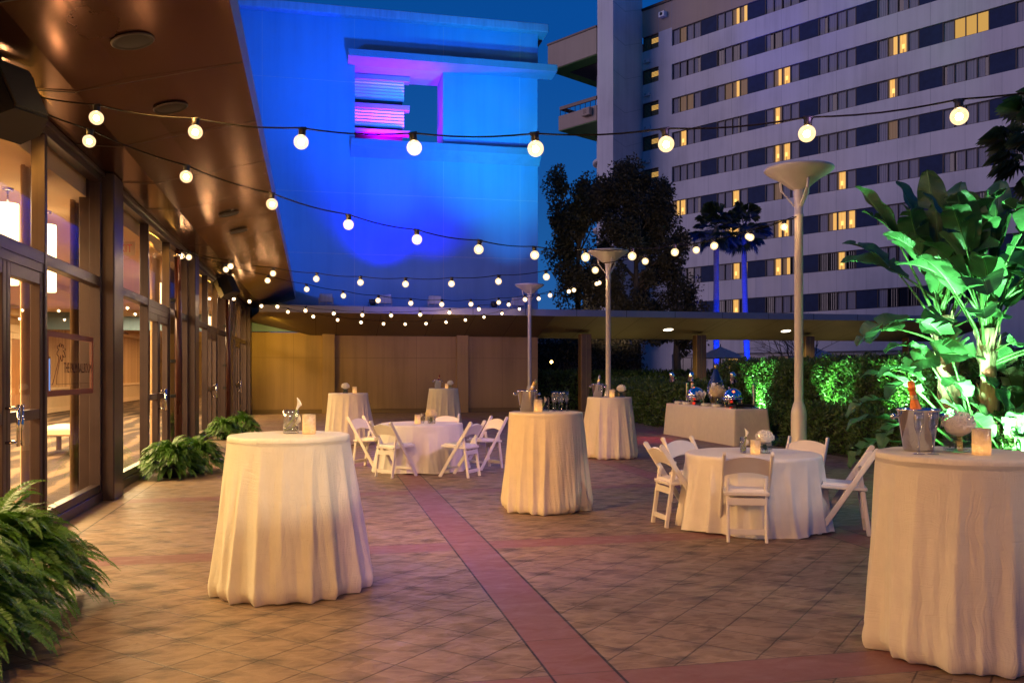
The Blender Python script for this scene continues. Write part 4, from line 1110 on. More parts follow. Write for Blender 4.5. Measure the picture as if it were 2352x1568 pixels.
def hydrangea(x, y, z, s, label, yellow=False):
    t = thing('hydrangea_vase', label, 'flower vase', (x, y, z+.002), 0, 'hydrangeas in square glass vases')
    w = .06*s; h = .12*s
    m = MB()
    for a, b_, c, d in ((-w,w,-w,-w),(-w,w,w,w),(-w,-w,-w,w),(w,w,-w,w)):
        m.add([(a,c,0),(b_,d,0),(b_,d,h),(a,c,h)], [(0,1,2,3)])
    m.cbox(-w,w,-w,w,0,.012); m.build('vase', MT['vase_glass'], t)
    m = MB(); m.box(-w*.96,w*.96,-w*.96,w*.96,.013,h*.55)
    m.build('water', MT['vase_glass'], t, False)
    m = MB(); rnd = random.Random(int(x*100)); 
    for i in range(7): m.tube([(rnd.uniform(-w,w)*.7, rnd.uniform(-w,w)*.7, .02),(rnd.uniform(-.3,.3)*w,rnd.uniform(-.3,.3)*w,h*1.05)], .004, 6)
    for i in range(16):
        a = rnd.uniform(0, 6.28); p = Vector((rnd.uniform(-w,w)*.8, rnd.uniform(-w,w)*.8, rnd.uniform(.02,h*.8))); d = Vector((math.cos(a), math.sin(a), .4))*.03
        m.add([p, p+d*.5+Vector((-d.y,d.x,0))*.4, p+d, p+d*.5-Vector((-d.y,d.x,0))*.4], [(0,1,2,3)])
    m.build('stems', MT['stem_dark'], t)
    m = MB(); flower_head(m, (0,0,h+.045*s), .095*s, int(x*57+y)); m.sphere((0,0,h+.04*s), .082*s, 16, 10, 0, .8)
    m.build('flower', MT['petal_y'] if yellow else MT['petal'], t, False)
def calla_mesh(parent, base, tip, s, seed):
    b_, t_ = Vector(base), Vector(tip); mid = (b_+t_)*.5 + Vector((.01,0,-.006))
    m = MB(); m.tube([b_, mid, t_], [.0075*s,.008*s,.009*s], 8); m.build('stem', MT['stem'], parent)
    d = (t_-mid).normalized(); n = 18; vs = []; rows = 9
    q = d.to_track_quat('Z', 'X').to_matrix()
    for j in range(rows):
        u = j/(rows-1)
        for i in range(n):
            a = 2*PI*i/n; r = s*(.008+.010*u+.016*u**3); z = s*.075*u
            z += s*.030*u**3*(math.cos(a)*.9); r *= 1+.3*u**4*math.cos(a)
            vs.append(t_ + q @ Vector((r*math.cos(a), r*math.sin(a), z)))
    m = MB(); m.add(vs, [(j*n+i, j*n+(i+1)%n, (j+1)*n+(i+1)%n, (j+1)*n+i) for j in range(rows-1) for i in range(n)], 0, True); m.build('bloom', MT['petal'], parent, False)
def calla_vase(x, y, z, r, h, label, square=False, tall=True):
    t = thing('calla_vase', label, 'flower vase', (x, y, z+.002), 0, 'calla lilies in clear vases')
    m = MB()
    if square:
        for a, b_, c, d in ((-r,r,-r*.4,-r*.4),(-r,r,r*.4,r*.4),(-r,-r,-r*.4,r*.4),(r,r,-r*.4,r*.4)): m.add([(a,c,0),(b_,d,0),(b_,d,h),(a,c,h)], [(0,1,2,3)])
        m.cbox(-r,r,-r*.4,r*.4,0,.014)
        for px_ in (-r, r):
            for py_ in (-r*.4, r*.4): m.tube([(px_,py_,0),(px_,py_,h)], .003, 6)
    else:
        m.lathe([(.0001,.001),(r,.001),(r,h),(r-.004,h+.002),(r-.006,h-.002),(r-.006,.014),(.0001,.014)], (0,0,0), 36)
    m.build('vase', MT['vase_glass'], t, False)
    m = MB(); m.lathe([(.0001,.016),(r*.9 if not square else r*.38,.016),(r*.9 if not square else r*.38,h*.28),(.0001,h*.28)], (0,0,0), 30); m.build('water', MT['vase_glass'], t, False)
    if square:
        calla_mesh(t, (-r*.7,0,.03), (r*.2,0,h*.62), .6, 1)
    else:
        calla_mesh(t, (-r*.8,-.01,.03), (r*.72,-.02,h*1.05), .78, 1) if tall else None
        calla_mesh(t, (-r*.75,-.03,.02), (r*.5,-.02,h*.38), .72, 2)
    return t
def bucket(x, y, z, s, label, foil, lean=(.5,.1), out=.11):
    t = thing('ice_bucket', label, 'ice bucket', (x, y, z+.002), 0, 'steel ice buckets')
    h = .215*s; r0, r1 = .072*s, .102*s
    m = MB(); m.lathe([(.0001,.0),(r0-.006,.0),(r0,.006),(r1,h-.012),(r1+.006,h-.008),(r1+.007,h-.002),(r1+.002,h+.002),(r1-.003,h-.004),(r0-.003,.01),(.0001,.01)], (0,0,0), 40); m.build('bucket', MT['steel'], t)
    for sx in (-1, 1):
        m = MB(); c, sn = math.cos(-YAW)*sx, math.sin(-YAW)*sx; rz = r1*.965
        m.tube([(c*(rz-.004),sn*(rz-.004),h*.82),(c*(rz+.02),sn*(rz+.02),h*.82)], .008*s, 10); m.sphere((c*(rz+.03),sn*(rz+.03),h*.82), .017*s, 14, 10); m.build('knob', MT['steel'], t)
    b = thing('champagne_bottle', label.replace('steel ice bucket', 'bottle leaning in the ice bucket') if False else foil[1], 'bottle', (x, y, z+.03), 0, 'bottles in ice buckets')
    ax = Vector((lean[0], lean[1], 1)).normalized(); Mx = Matrix.Translation((0,0,0)) @ ax.to_track_quat('Z', 'Y').to_matrix().to_4x4()
    off = Vector((-ax.x*.12, -ax.y*.12, 0)); k = s
    m = MB(); m.lathe([(.0001,0),(.040*k,0),(.042*k,.01*k),(.042*k,.12*k),(.036*k,.16*k)], off, 24, 0, True, Mx); m.build('glass', MT['winebottle'], b)
    m = MB(); m.lathe([(.0365*k,.155*k),(.027*k,.195*k),(.0185*k,.235*k),(.0165*k,.275*k),(.0165*k,.287*k),(.0195*k,.29*k),(.0195*k,.305*k),(.017*k,.309*k),(.0175*k,.325*k),(.014*k,.335*k),(.0001,.337*k)], off, 24, 0, True, Mx); m.build('foil', MT[foil[0]], b)
    m = MB(); m.lathe([(.0187*k,.239*k),(.0178*k,.262*k)], off, 24, 0, True, Mx); m.build('neck_label', MT['gold'] if foil[0] != 'gold' else MT['paper'], b)
flute_prof = [(.0001,.002),(.028,.002),(.029,.004),(.012,.008),(.005,.016),(.0042,.085),(.006,.095),(.014,.112),(.022,.14),(.0255,.17),(.0245,.20),(.0225,.222),(.0215,.222),(.0235,.20),(.0243,.17),(.021,.14),(.013,.115),(.0001,.108)]
def flute(x, y, z, label):
    t = thing('champagne_flute', label, 'glass', (x, y, z+.001), 0, 'empty champagne flutes')
    m = MB(); m.lathe(flute_prof[8:], (0,0,0), 24); m.build('bowl', MT['vase_glass'], t, False)
    m = MB(); m.lathe(flute_prof[:9], (0,0,0), 24); m.build('stem', MT['flute_stem'], t, False)
MT['flute_stem'] = thin_glass('flute_glass', (.93,.94,.97), 1.5, 2.6)
calla_vase(*tp(T1, -.014, .10), HC, .056, .160, 'clear cylinder vase with calla lilies on the front left table')
votive(*tp(T1, .13, .03), HC, .046, .136, 'tall silver mosaic candle holder on the front left table')
bucket(*tp(T2, -.205, .14), HC, 1.07, 'steel ice bucket on the middle table beside five flutes', ('gold', 'gold foiled champagne bottle leaning out of the middle ice bucket'), (.48,-.05))
votive(*tp(T2, -.087, -.05), HC, .046, .136, 'glowing candle holder against the ice bucket on the middle table')
calla_vase(*tp(T2, -.02, .10), HC, .055, .155, 'flat clear vase behind the glowing candle on the middle table', True)
for i, (dx, dy) in enumerate(((.086,.02),(.112,.10),(.150,.06),(.176,-.02),(.232,.03))):
    flute(*tp(T2, dx, dy), HC, 'one of five empty flutes clustered on the middle table')
bucket(*tp(T3, -.175, .10), HC, 1.07, 'large steel ice bucket on the table at the right edge', ('orange', 'orange foiled champagne bottle in the ice bucket at the right edge'), (-.13,.1))
flute(*tp(T3, -.275, -.12), HC, 'empty flute at the left of the pair on the right edge table')
flute(*tp(T3, -.200, -.12), HC, 'empty flute at the right of the pair on the right edge table')
hydrangea(*tp(T3, .01, .03), HC, .88, 'full cream hydrangea in a glass cube on the right edge table')
votive(*tp(T3, .055, -.12), HC, .046, .136, 'bubble glass candle holder on the right edge table')
hydrangea(T4[0]-.06, T4[1]-.1, HC, .88, 'white hydrangea on the far left cocktail table')
votive(T4[0]+.13, T4[1]-.1, HC, .046, .136, 'small candle beside the hydrangea on the far left cocktail table')
bucket(T5[0]-.16, T5[1], HC, 1.07, 'steel ice bucket on the farthest cocktail table', ('darkred', 'dark red foiled bottle on the farthest cocktail table'), (.25,.0))
votive(T5[0]+.07, T5[1]-.12, HC, .046, .136, 'small candle between bucket and flowers on the farthest cocktail table')
hydrangea(T5[0]+.19, T5[1]-.02, HC, .88, 'white flowers at the right on the farthest cocktail table')
bucket(T6[0]-.20, T6[1]+.06, HC, 1.07, 'steel ice bucket on the table left of the buffet', ('paleblue', 'silver foiled bottle on the table left of the buffet'), (.15,.0))
flute(T6[0]-.19, T6[1]-.12, HC, 'empty flute, left of the pair on the table left of the buffet')
flute(T6[0]-.11, T6[1]-.14, HC, 'empty flute, right of the pair on the table left of the buffet')
votive(T6[0]-.01, T6[1]-.16, HC, .046, .136, 'small candle at the front of the table left of the buffet')
calla_vase(T6[0]+.06, T6[1]+.0, HC, .06, .12, 'low clear vase with a white lily on the table left of the buffet', True)
hydrangea(T6[0]+.19, T6[1]-.1, HC, .88, 'white hydrangea on the table left of the buffet')
votive(R1[0]-.08, R1[1]-.16, HR, .046, .136, 'silver candle holder on the left round table')
calla_vase(R1[0]-.02, R1[1]+.0, HR, .055, .15, 'flat clear vase behind the candle on the left round table', True)
hydrangea(R1[0]+.14, R1[1]-.1, HR, .9, 'cream and yellow flowers in a glass cube on the left round table', True)
calla_vase(R2[0]-.10, R2[1]+.0, HR, .03, .15, 'slim vase with one white calla on the right round table')
votive(R2[0]-.045, R2[1]-.14, HR, .046, .136, 'silver mosaic candle holder on the right round table')
hydrangea(R2[0]+.085, R2[1]-.08, HR, .9, 'white hydrangea in a glass cube on the right round table')

# ================================================================== BUFFET
bx0, bx1, by0, by1, BH = 8.33, 9.06, 16.45, 20.0, .76
bf = thing('buffet_table', 'long buffet table in a crinkled floor-length cloth in front of the hedge', 'table', ((bx0+bx1)/2, (by0+by1)/2, 0))
mb = MB(); per = []
def edgepts(o, n):
    P_ = [(bx0-o,by0-o),(bx1+o,by0-o),(bx1+o,by1+o),(bx0-o,by1+o)]
    out = []
    for i in range(4):
        a, b_ = P_[i], P_[(i+1)%4]; k = n[i%2]
        for q in range(k): out.append((a[0]+(b_[0]-a[0])*q/k, a[1]+(b_[1]-a[1])*q/k))
    return out
nn = (22, 90); rings = []; c0 = ((bx0+bx1)/2, (by0+by1)/2)
for q in (0.5, .98): rings.append([(c0[0]+(x-c0[0])*q, c0[1]+(y_-c0[1])*q, BH) for x, y_ in edgepts(0, nn)])
for o, z in ((.0,BH-.002),(.008,BH-.012)): rings.append([(x, y_, z) for x, y_ in edgepts(o, nn)])
random.seed(4)
for j in range(1, 15):
    s = j/14; rg = []
    for i, (x, y_) in enumerate(edgepts(.01+.05*s, nn)):
        wv = .012*s*(math.sin(i*.55)+.7*math.sin(i*.23+1)); cd_ = Vector((x-c0[0], y_-c0[1])).normalized()
        near = min((Vector((x,y_))-Vector(p)).length for p in ((bx0,by0),(bx1,by0),(bx1,by1),(bx0,by1)))
        wv += .05*s*math.exp(-(near/.1)**2)
        rg.append((x+cd_.x*wv, y_+cd_.y*wv*.6, BH-.02-(BH-.024)*s))
    rings.append(rg)
nt_ = len(rings[0]); mb.add([p for r in rings for p in r], [(j*nt_+i, j*nt_+(i+1)%nt_, (j+1)*nt_+(i+1)%nt_, (j+1)*nt_+i) for j in range(len(rings)-1) for i in range(nt_)] + [tuple(range(nt_))], 0, True)
to_local(mb, bf); oc = mb.build('tablecloth', MT['cloth_t'], bf, False); mb.uv = [(p[0]+p[1], p[2]*1.0+(p[0]-p[1])*.2) for p in mb.v]; mb.wrap = 0; set_uv(oc.data, mb)
mb = MB(); mb.box(bx0+.02,bx1-.02,by0+.02,by1-.02,BH-.03,BH-.005); to_local(mb, bf).build('tabletop', MT['wood'], bf)
def chafer(x, y, label):
    t = thing('chafing_dish', label, 'chafing dish', (x, y, BH), 0, 'dome chafing dishes on the buffet')
    m = MB(); m.sphere((0,0,.20), .21, 40, 24); m.v = [(p[0],p[1],max(p[2],.2)) for p in m.v]; m.build('dome', MT['chrome'], t)
    m = MB(); m.lathe([(.215,.20),(.228,.20),(.228,.17),(.205,.16),(.17,.10),(.0001,.10)], (0,0,0), 40); m.build('pan', MT['chrome'], t)
    for a in (.6, 2.2, 3.8, 5.4):
        m = MB(); m.beam((.19*math.cos(a),.19*math.sin(a),.0),(.205*math.cos(a),.205*math.sin(a),.18),.02,.02); m.build('leg', MT['chrome'], t)
    m = MB(); m.lathe([(.0001,.0),(.035,.0),(.035,.06),(.0001,.06)], (-.1,-.1,0), 14); m.build('burner', MT['red_glass'], t)
    m = MB(); m.tube([(-.08,-.03,.39),(-.10,-.03,.435),(-.10,.03,.435),(-.08,.03,.39)], .008, 8); m.build('handle', MT['chrome'], t)
chafer(8.66, 19.05, 'shiny chrome dome chafing dish toward the left of the buffet')
chafer(8.70, 17.25, 'shiny chrome dome chafing dish glowing red at the right of the buffet')
def heat_lamp(x, y, dx, dy, tilt, label):
    t = thing('heat_lamp', label, 'heat lamp', (x, y, BH), 0, 'heat lamps on the buffet')
    m = MB(); m.lathe([(.0001,0),(.1,0),(.1,.02),(.02,.03)], (0,0,0), 20); m.cbox(-.03,.03,-.03,.03,.02,.50); m.build('post', MT['brushed'], t)
    m = MB(); m.tube([(0,0,.5),(dx*.1,dy*.1,.66),(dx*.5,dy*.5,.72),(dx*.85,dy*.85,.70)], .011, 8); m.build('arm', MT['wire_black'], t)
    hd = Vector((dx,dy,.64)); Mx = Matrix.Rotation(tilt, 4, 'Y')
    m = MB(); m.lathe([(.0001,.12),(.04,.12),(.05,.10),(.10,-.10),(.096,-.10),(.045,.09),(.0001,.10)], hd, 28, 0, True, Mx); m.build('shade', MT['chrome'], t)
    m = MB(); m.lathe([(.0001,-.05),(.05,-.06),(.06,-.085),(.0001,-.09)], hd, 18, 0, True, Mx); m.build('lamp', MT['red_glow'], t)
heat_lamp(8.75, 19.75, -.34, .1, -.35, 'chrome heat lamp tilted left at the left end of the buffet')
heat_lamp(8.70, 19.35, -.04, -.05, 0.0, 'chrome heat lamp hanging straight above the left chafing dish')
heat_lamp(8.98, 16.85, -.36, .22, -.35, 'chrome heat lamp tilted left at the right end of the buffet')
t = thing('wire_sculpture', 'tall tapered wire display with a blue top in the middle of the buffet', 'display', (8.78, 18.25, BH))
m = MB(); random.seed(8)
def wr(z): return .028+.155*math.sin(PI*min(1,max(0,(z)/.78))**.9)*(1 if z < .45 else 1)
for i in range(60):
    a = random.uniform(0, 6.28); z = random.uniform(.03,.55); pts = []
    for q in range(7):
        pts.append((wr(z)*math.cos(a), wr(z)*math.sin(a), z)); a += random.uniform(-.5,.5); z = min(.58, max(.02, z+random.uniform(-.07,.07)))
    m.tube(pts, .007, 5)
m.build('wire_body', MT['chrome'], t)
m = MB(); m.lathe([(.14,.52),(.10,.66),(.045,.80),(.03,.83)], (0,0,0), 24); m.build('blue_cone', MT['cone_blue'], t)
m = MB(); m.lathe([(.02,.82),(.028,.86),(.034,.93),(.0001,.93)], (0,0,0), 14); m.build('finial', MT['gold'], t)
m = MB(); m.lathe([(.0001,.0),(.09,.0),(.09,.02),(.02,.03),(.02,.2)], (0,0,0), 18); m.build('stand', MT['wire_black'], t)
t = thing('menu_card', 'plain white standing card behind the blue topped display', 'card', (8.95, 18.75, BH)); m = MB(); m.cbox(-.008,.008,-.1,.1,.0,.66); m.build('card', MT['paper'], t)
for i, (x, y_) in enumerate(((8.52,18.62),(8.50,18.33))):
    t = thing('napkin_cone', ('wire cone holder with folded white napkins, left of the pair on the buffet', 'wire cone holder with folded white napkins, right of the pair on the buffet')[i], 'napkin holder', (x, y_, BH), 0, 'napkin cones')
    m = MB()
    for k in range(3): a = k*2.1+.4; m.tube([(.075*math.cos(a),.075*math.sin(a),0),(.02*math.cos(a),.02*math.sin(a),.1),(.07*math.cos(a+.1),.07*math.sin(a+.1),.24)], .005, 6)
    for k in range(4): z = .12+.035*k; r = .028+.012*k; m.tube([(r*math.cos(a),r*math.sin(a),z) for a in [j*PI/8 for j in range(17)]], .004, 5, 0, True, False)
    m.build('holder', MT['wire_black'], t)
    m = MB()
    for k in range(3):
        a = k*2.1; m.add([(0,0,.1),(.085*math.cos(a),.085*math.sin(a),.31),(.02,.02,.29),(.085*math.cos(a+1.3),.085*math.sin(a+1.3),.27)], [(0,1,2),(0,2,3)])
        m.add([(0,0,.1),(.05*math.cos(a+.6),.05*math.sin(a+.6),.34),(.09*math.cos(a+1.2),.09*math.sin(a+1.2),.28)], [(0,1,2)])
    m.build('napkin', MT['paper'], t, False)
for i, y_ in enumerate((19.55, 19.1, 18.05, 17.55)):
    t = thing('plate_stack', ('low stack of white plates at the left end of the buffet', 'low stack of white plates in front of the left chafing dish', 'low stack of white plates in front of the blue topped display', 'low stack of white plates in front of the right chafing dish')[i], 'plates', (8.46, y_, BH), 0, 'plate stacks on the buffet')
    m = MB()
    for k in range(6): m.lathe([(.0001,k*.009),(.08,k*.009),(.125,k*.009+.012),(.125,k*.009+.015),(.08,k*.009+.004),(.0001,k*.009+.004)], (0,0,0), 28)
    m.build('plates', MT['white'], t)
for x, y_, lab in ((8.8, 19.7, 'dark serving tray at the far left of the buffet'), (8.6, 16.75, 'dark serving tray at the near right end of the buffet')):
    t = thing('serving_tray', lab, 'tray', (x, y_, BH), 0, 'serving trays on the buffet')
    m = MB(); m.cbox(-.2,.2,-.22,.22,.03,.045,.02); m.cbox(-.21,.21,-.23,-.215,.03,.075); m.cbox(-.21,.21,.215,.23,.03,.075); m.cbox(-.21,-.195,-.215,.215,.03,.075); m.cbox(.195,.21,-.215,.215,.03,.075)
    m.build('tray', MT['wire_black'], t)
    m = MB(); [m.cbox(sx*.16-.015,sx*.16+.015,sy_*.18-.015,sy_*.18+.015,0,.03) for sx in (-1,1) for sy_ in (-1,1)]; m.build('feet', MT['chrome'], t)
t = thing('sauce_bottle', 'small dark bottle in front of the flowers on the buffet', 'bottle', (8.55, 17.95, BH)); m = MB(); m.lathe([(.0001,0),(.045,0),(.045,.15),(.02,.2),(.02,.25),(.0001,.25)], (0,0,0), 16); m.build('glass', MT['winebottle'], t)
hydrangea(8.62, 17.83, BH, 1.9, 'round cream hydrangea on the buffet beside the right chafing dish', True)

# ================================================================== PLANTS
def rnd_unit(r):
    while True:
        v = Vector((r.uniform(-1,1), r.uniform(-1,1), r.uniform(-1,1)))
        if .05 < v.length < 1: return v.normalized()
def leaf_card(mb, p, n, d, l, w, mi=0, fold=.25):
    # a small pointed leaf: p base, d along, n normal
    s = d.cross(n).normalized(); n = s.cross(d).normalized()
    a = p; b_ = p+d*l*.5+s*w*.5+n*w*fold; c = p+d*l; e = p+d*l*.5-s*w*.5+n*w*fold
    k = len(mb.v); mb.v += [tuple(a), tuple(b_), tuple(c), tuple(e)]
    mb.f += [[k,k+1,k+2],[k,k+2,k+3]]; mb.m += [mi,mi]; mb.sm += [False,False]

def hedge(name, label, x0, x1, y0, y1, h, dens, lsz, seed, tone='hedge', top_wob=.05, shaggy=.05, faces=('-x','top','-y')):
    r = random.Random(seed)
    t = thing(name, label, 'hedge', ((x0+x1)/2, (y0+y1)/2, 0), 0, 'clipped hedges round the patio')
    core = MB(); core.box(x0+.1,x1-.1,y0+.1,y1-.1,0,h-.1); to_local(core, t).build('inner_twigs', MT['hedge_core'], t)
    mb = MB()
    def spray(p, n):
        d = (n*r.uniform(.1,1)+rnd_unit(r)*.9+Vector((0,0,.25))).normalized()
        leaf_card(mb, p, (n+rnd_unit(r)*.7).normalized(), d, lsz*r.uniform(.7,1.4), lsz*r.uniform(.35,.6))
    def face(n, area_, pt):
        for i in range(int(area_*dens)):
            p, u = pt(r.random(), r.random())
            # clumps: lumpy surface depth
            dep = .07*math.sin(u[0]*4.1+seed)*math.sin(u[1]*5.3+seed*2)+.05*math.sin(u[0]*11+u[1]*7)
            spray(p+n*(dep+r.uniform(-.12,shaggy)), n)
    if '-x' in faces: face(Vector((-1,0,0)), (y1-y0)*h, lambda a, b_: (Vector((x0, y0+(y1-y0)*a, h*b_)), (y0+(y1-y0)*a, h*b_)))
    if '-y' in faces: face(Vector((0,-1,0)), (x1-x0)*h, lambda a, b_: (Vector((x0+(x1-x0)*a, y0, h*b_)), (x0+(x1-x0)*a, h*b_)))
    if 'top' in faces: face(Vector((0,0,1)), (x1-x0)*(y1-y0), lambda a, b_: (Vector((x0+(x1-x0)*a, y0+(y1-y0)*b_, h)), (x0+(x1-x0)*a, y0+(y1-y0)*b_)))
    to_local(mb, t).build('foliage', MT[tone], t, False)
    return t
hedge('hedge', 'low clipped hedge running along the bed edge behind the right round table', 9.25, 10.0, 8.6, 16.3, .80, 1500, .075, 3)
hedge('hedge', 'tall clipped hedge lit by green uplights behind the buffet', 10.55, 11.5, 10.5, 21.9, 1.72, 1450, .075, 5)
hedge('hedge', 'dark shaggy hedge to the left of the buffet', 9.3, 10.6, 20.4, 29.0, 1.12, 700, .10, 7, 'hedge', .1, .12)
hedge('hedge', 'dark hedge beyond the walkway columns', 8.6, 26, 34.6, 35.8, 1.42, 260, .16, 9, 'hedge', .05, .08, ('-y','top'))

def fern(x, y, s, n, seed, label):
    n = int(n*3.0)
    r = random.Random(seed)
    t = thing('fern', label, 'fern', (x, y, 0), 0, 'ferns along the ballroom glass')
    m = MB(); m.lathe([(.0001,0),(.15*s,0),(.19*s,.2*s),(.19*s,.24*s),(.0001,.24*s)], (0,0,0), 20); m.build('pot', MT['black'], t)
    mb = MB()
    for i in range(n):
        q = (i+.5)/n; az = i*2.39996+r.uniform(-.25,.25)
        el = R(72)-R(68)*q**.7+r.uniform(-.15,.15)
        Ln = s*r.uniform(.34,.52)
        o_ = q**.7*.36*s*r.uniform(.75,1.05); p = Vector((o_*math.cos(az), o_*math.sin(az), s*(.16+.30*(1-q**1.6))+.05*s*r.random()))
        d = Vector((math.cos(az)*math.cos(el), math.sin(az)*math.cos(el), math.sin(el)))
        side = Vector((-math.sin(az), math.cos(az), 0)); k = 22; tw_ = r.uniform(-.5,.5)
        for j in range(k):
            u = j/(k-1)
            step = Ln/k
            d = (d + Vector((0,0,-1))*(.042+.070*u)*(1.2 if q < .5 else .8)).normalized()
            p = p + d*step
            if p.z < .02: p.z = .02; d.z = max(d.z, 0)
            if j < 2: continue
            pl_ = s*.062*(math.sin(PI*min(1,(u*.93+.07))**.75)+.06)
            sd = (side*math.cos(tw_)+d.cross(side)*math.sin(tw_)).normalized(); nn = sd.cross(d).normalized()
            for sg_ in (-1, 1):
                dd = (sd*sg_+d*.35+nn*r.uniform(-.25,.05)).normalized()
                leaf_card(mb, p, (nn+sd*r.uniform(-.2,.2)).normalized(), dd, pl_*r.uniform(.85,1.1), step*.78, 0, -.1)
                leaf_card(mb, p+d*step*.5, (nn+sd*r.uniform(-.2,.2)).normalized(), dd, pl_*r.uniform(.8,1.05), step*.74, 0, .12)
    mb.build('fronds', MT['fern'], t, False)
fern(-2.02, 5.0, 1.0, 150, 3, 'large bushy fern at the bottom left corner of the view')
fern(-1.98, 5.9, .98, 140, 4, 'large bushy fern at front left, right behind the corner fern')
fern(-2.08, 13.3, .72, 110, 5, 'bushy fern in front of the middle glass doors, left of its pair')
fern(-1.80, 13.9, .70, 110, 6, 'bushy fern in front of the middle glass doors, right of its pair')
fern(-2.08, 20.6, .66, 100, 7, 'small looking fern by the far glass doors, left of its pair')
fern(-1.80, 21.8, .70, 100, 8, 'small looking fern by the far glass doors, right of its pair')

# ---- bird of paradise plants: big paddle leaves on long stalks
def paddle(seed, stalk, blade, wid, droop, splits):
    # leaf grows from the origin upward (local z) and bends toward local +x; returns a mesh
    r = random.Random(seed); mb = MB(); pts = []; n1, n2 = 9, 20
    ang = 0.0; p = Vector((0,0,0)); path = []
    tot = n1+n2
    for i in range(tot+1):
        path.append((p.copy(), ang))
        L_ = stalk/n1 if i < n1 else blade/n2
        ang += (droop*.25/n1) if i < n1 else droop*.9/n2*(.5+1.1*(i-n1)/n2)
        p = p + Vector((math.sin(ang), 0, math.cos(ang)))*L_
    mb.tube([q[0] for q in path[:n1+1]], [.026-.014*i/n1 for i in range(n1+1)], 7, 1)
    uv = []
    me_v = []; me_f = []; nw = 5
    cut = {}
    for _ in range(splits): cut[(r.choice((-1,1)), r.randint(4, n2-3))] = r.uniform(.02,.06)
    for sgn in (-1, 1):
        gap = 0
        for i in range(n2):
            q0, q1 = path[n1+i], path[n1+i+1]
            def row(q, u, shift):
                w = wid*.5*(math.sin(PI*min(1, u*.90+.085))**.62) if u < 1 else 0.0
                w *= 1 - .0*u
                t = Vector((math.sin(q[1]), 0, math.cos(q[1]))); nrm = Vector((math.cos(q[1]), 0, -math.sin(q[1])))
                out = []
                for k in range(nw+1):
                    f = k/nw
                    wave = .02*math.sin(u*19+sgn*seed+f*2)*f
                    out.append(q[0] + Vector((0, sgn*w*f, 0)) - nrm*(w*f*.45*(1-.35*f)) + nrm*wave + t*(w*f*.28+shift*f))
                return out
            u0, u1 = i/n2, (i+1)/n2
            c = cut.get((sgn, i), 0)
            a = row(q0, u0, cut.get((sgn, i-1), 0)*1.0); b_ = row(q1, u1, -c)
            k0 = len(me_v); me_v += a+b_
            for k in range(nw):
                me_f.append((k0+k, k0+k+1, k0+nw+1+k+1, k0+nw+1+k))
            for rowi, u in ((0,u0),(1,u1)):
                for k in range(nw+1): uv.append((.5+sgn*.5*k/nw, u))
    base = len(mb.v)
    mb.add(me_v, me_f, 0, True)
    mb.tube([q[0]-Vector((math.cos(q[1]),0,-math.sin(q[1])))*.004 for q in path[n1:]], [.012*(1-i/(n2+1))+.002 for i in range(n2+1)], 6, 1)
    me = mb.mesh('leaf', [MT['banana'], MT['stem_dark']])
    ul = me.uv_layers.new(name='uv')
    for lp in me.loops:
        vi = lp.vertex_index-base
        ul.data[lp.index].uv = uv[vi] if 0 <= vi < len(uv) else (.5, .5)
    return me
PV = [paddle(1,1.25,1.05,.40,.35,1), paddle(2,1.1,1.10,.42,.9,3), paddle(3,1.2,1.15,.40,1.5,6), paddle(4,1.0,1.0,.44,.6,2), paddle(5,1.35,1.2,.38,2.0,8), paddle(6,.7,.62,.30,.8,1), paddle(7,.5,.5,.24,1.0,1), paddle(8,.5,1.0,.46,.9,2), paddle(9,.55,1.05,.48,1.4,4), paddle(10,1.65,.85,.30,1.75,6), paddle(11,1.4,.8,.32,1.35,4)]
def paradise(x, y, trunk, leaves, label, seed):
    # trunk: list of (dx, dy, z, radius); leaves: (azimuth deg from +x, lean deg, scale, variant, root height, twist deg)
    t = thing('paddle_leaf_plant', label, 'plant', (x, y, 0), 0, 'paddle leaved plants in the green light')
    r = random.Random(seed)
    if trunk:
        m = MB(); pts = []; rad = []
        for a, b_ in zip(trunk[:-1], trunk[1:]):
            for q in range(6):
                f = q/6; pts.append(tuple(a[i]+(b_[i]-a[i])*f for i in range(3))); rad.append((a[3]+(b_[3]-a[3])*f)*r.uniform(.86,1.14))
        pts.append(trunk[-1][:3]); rad.append(trunk[-1][3])
        m.tube(pts, rad, 12); 
        for i in range(70):
            q = r.random(); k = min(len(pts)-2, int(q*len(pts))); p = Vector(pts[k]); a = r.uniform(0, 6.28); rr = rad[k]
            o = Vector((math.cos(a), math.sin(a), 0)); 
            m.add([p+o*rr*.9+Vector((-o.y,o.x,0))*.035, p+o*rr*.9-Vector((-o.y,o.x,0))*.035, p+o*(rr+.05)+Vector((0,0,r.uniform(.1,.3)))-Vector((-o.y,o.x,0))*.012, p+o*(rr+.05)+Vector((0,0,r.uniform(.15,.34)))+Vector((-o.y,o.x,0))*.012], [(0,1,2,3)])
        m.build('trunk', MT['fibre'], t, False)
    for az, lean, sc, var, rz, twist in leaves:
        me = PV[var]
        o = bpy.data.objects.new('leaf', me); COL.objects.link(o); o.parent = t
        if trunk:
            tz = trunk[-1]; f = min(1, rz/max(.01, tz[2])); k = [a for a in trunk if a[2] <= rz+1e-6][-1]
            i0 = trunk.index(k); nx_ = trunk[min(i0+1, len(trunk)-1)]; ff = 0 if nx_ is k else (rz-k[2])/(nx_[2]-k[2])
            px_, py_ = k[0]+(nx_[0]-k[0])*ff, k[1]+(nx_[1]-k[1])*ff
        else: px_ = py_ = 0
        o.location = (px_+r.uniform(-.05,.05), py_+r.uniform(-.05,.05), rz)
        o.rotation_euler = (Matrix.Rotation(R(az),3,'Z') @ Matrix.Rotation(R(lean),3,'Y') @ Matrix.Rotation(R(twist),3,'Z')).to_euler()
        o.scale = (sc, sc, sc)
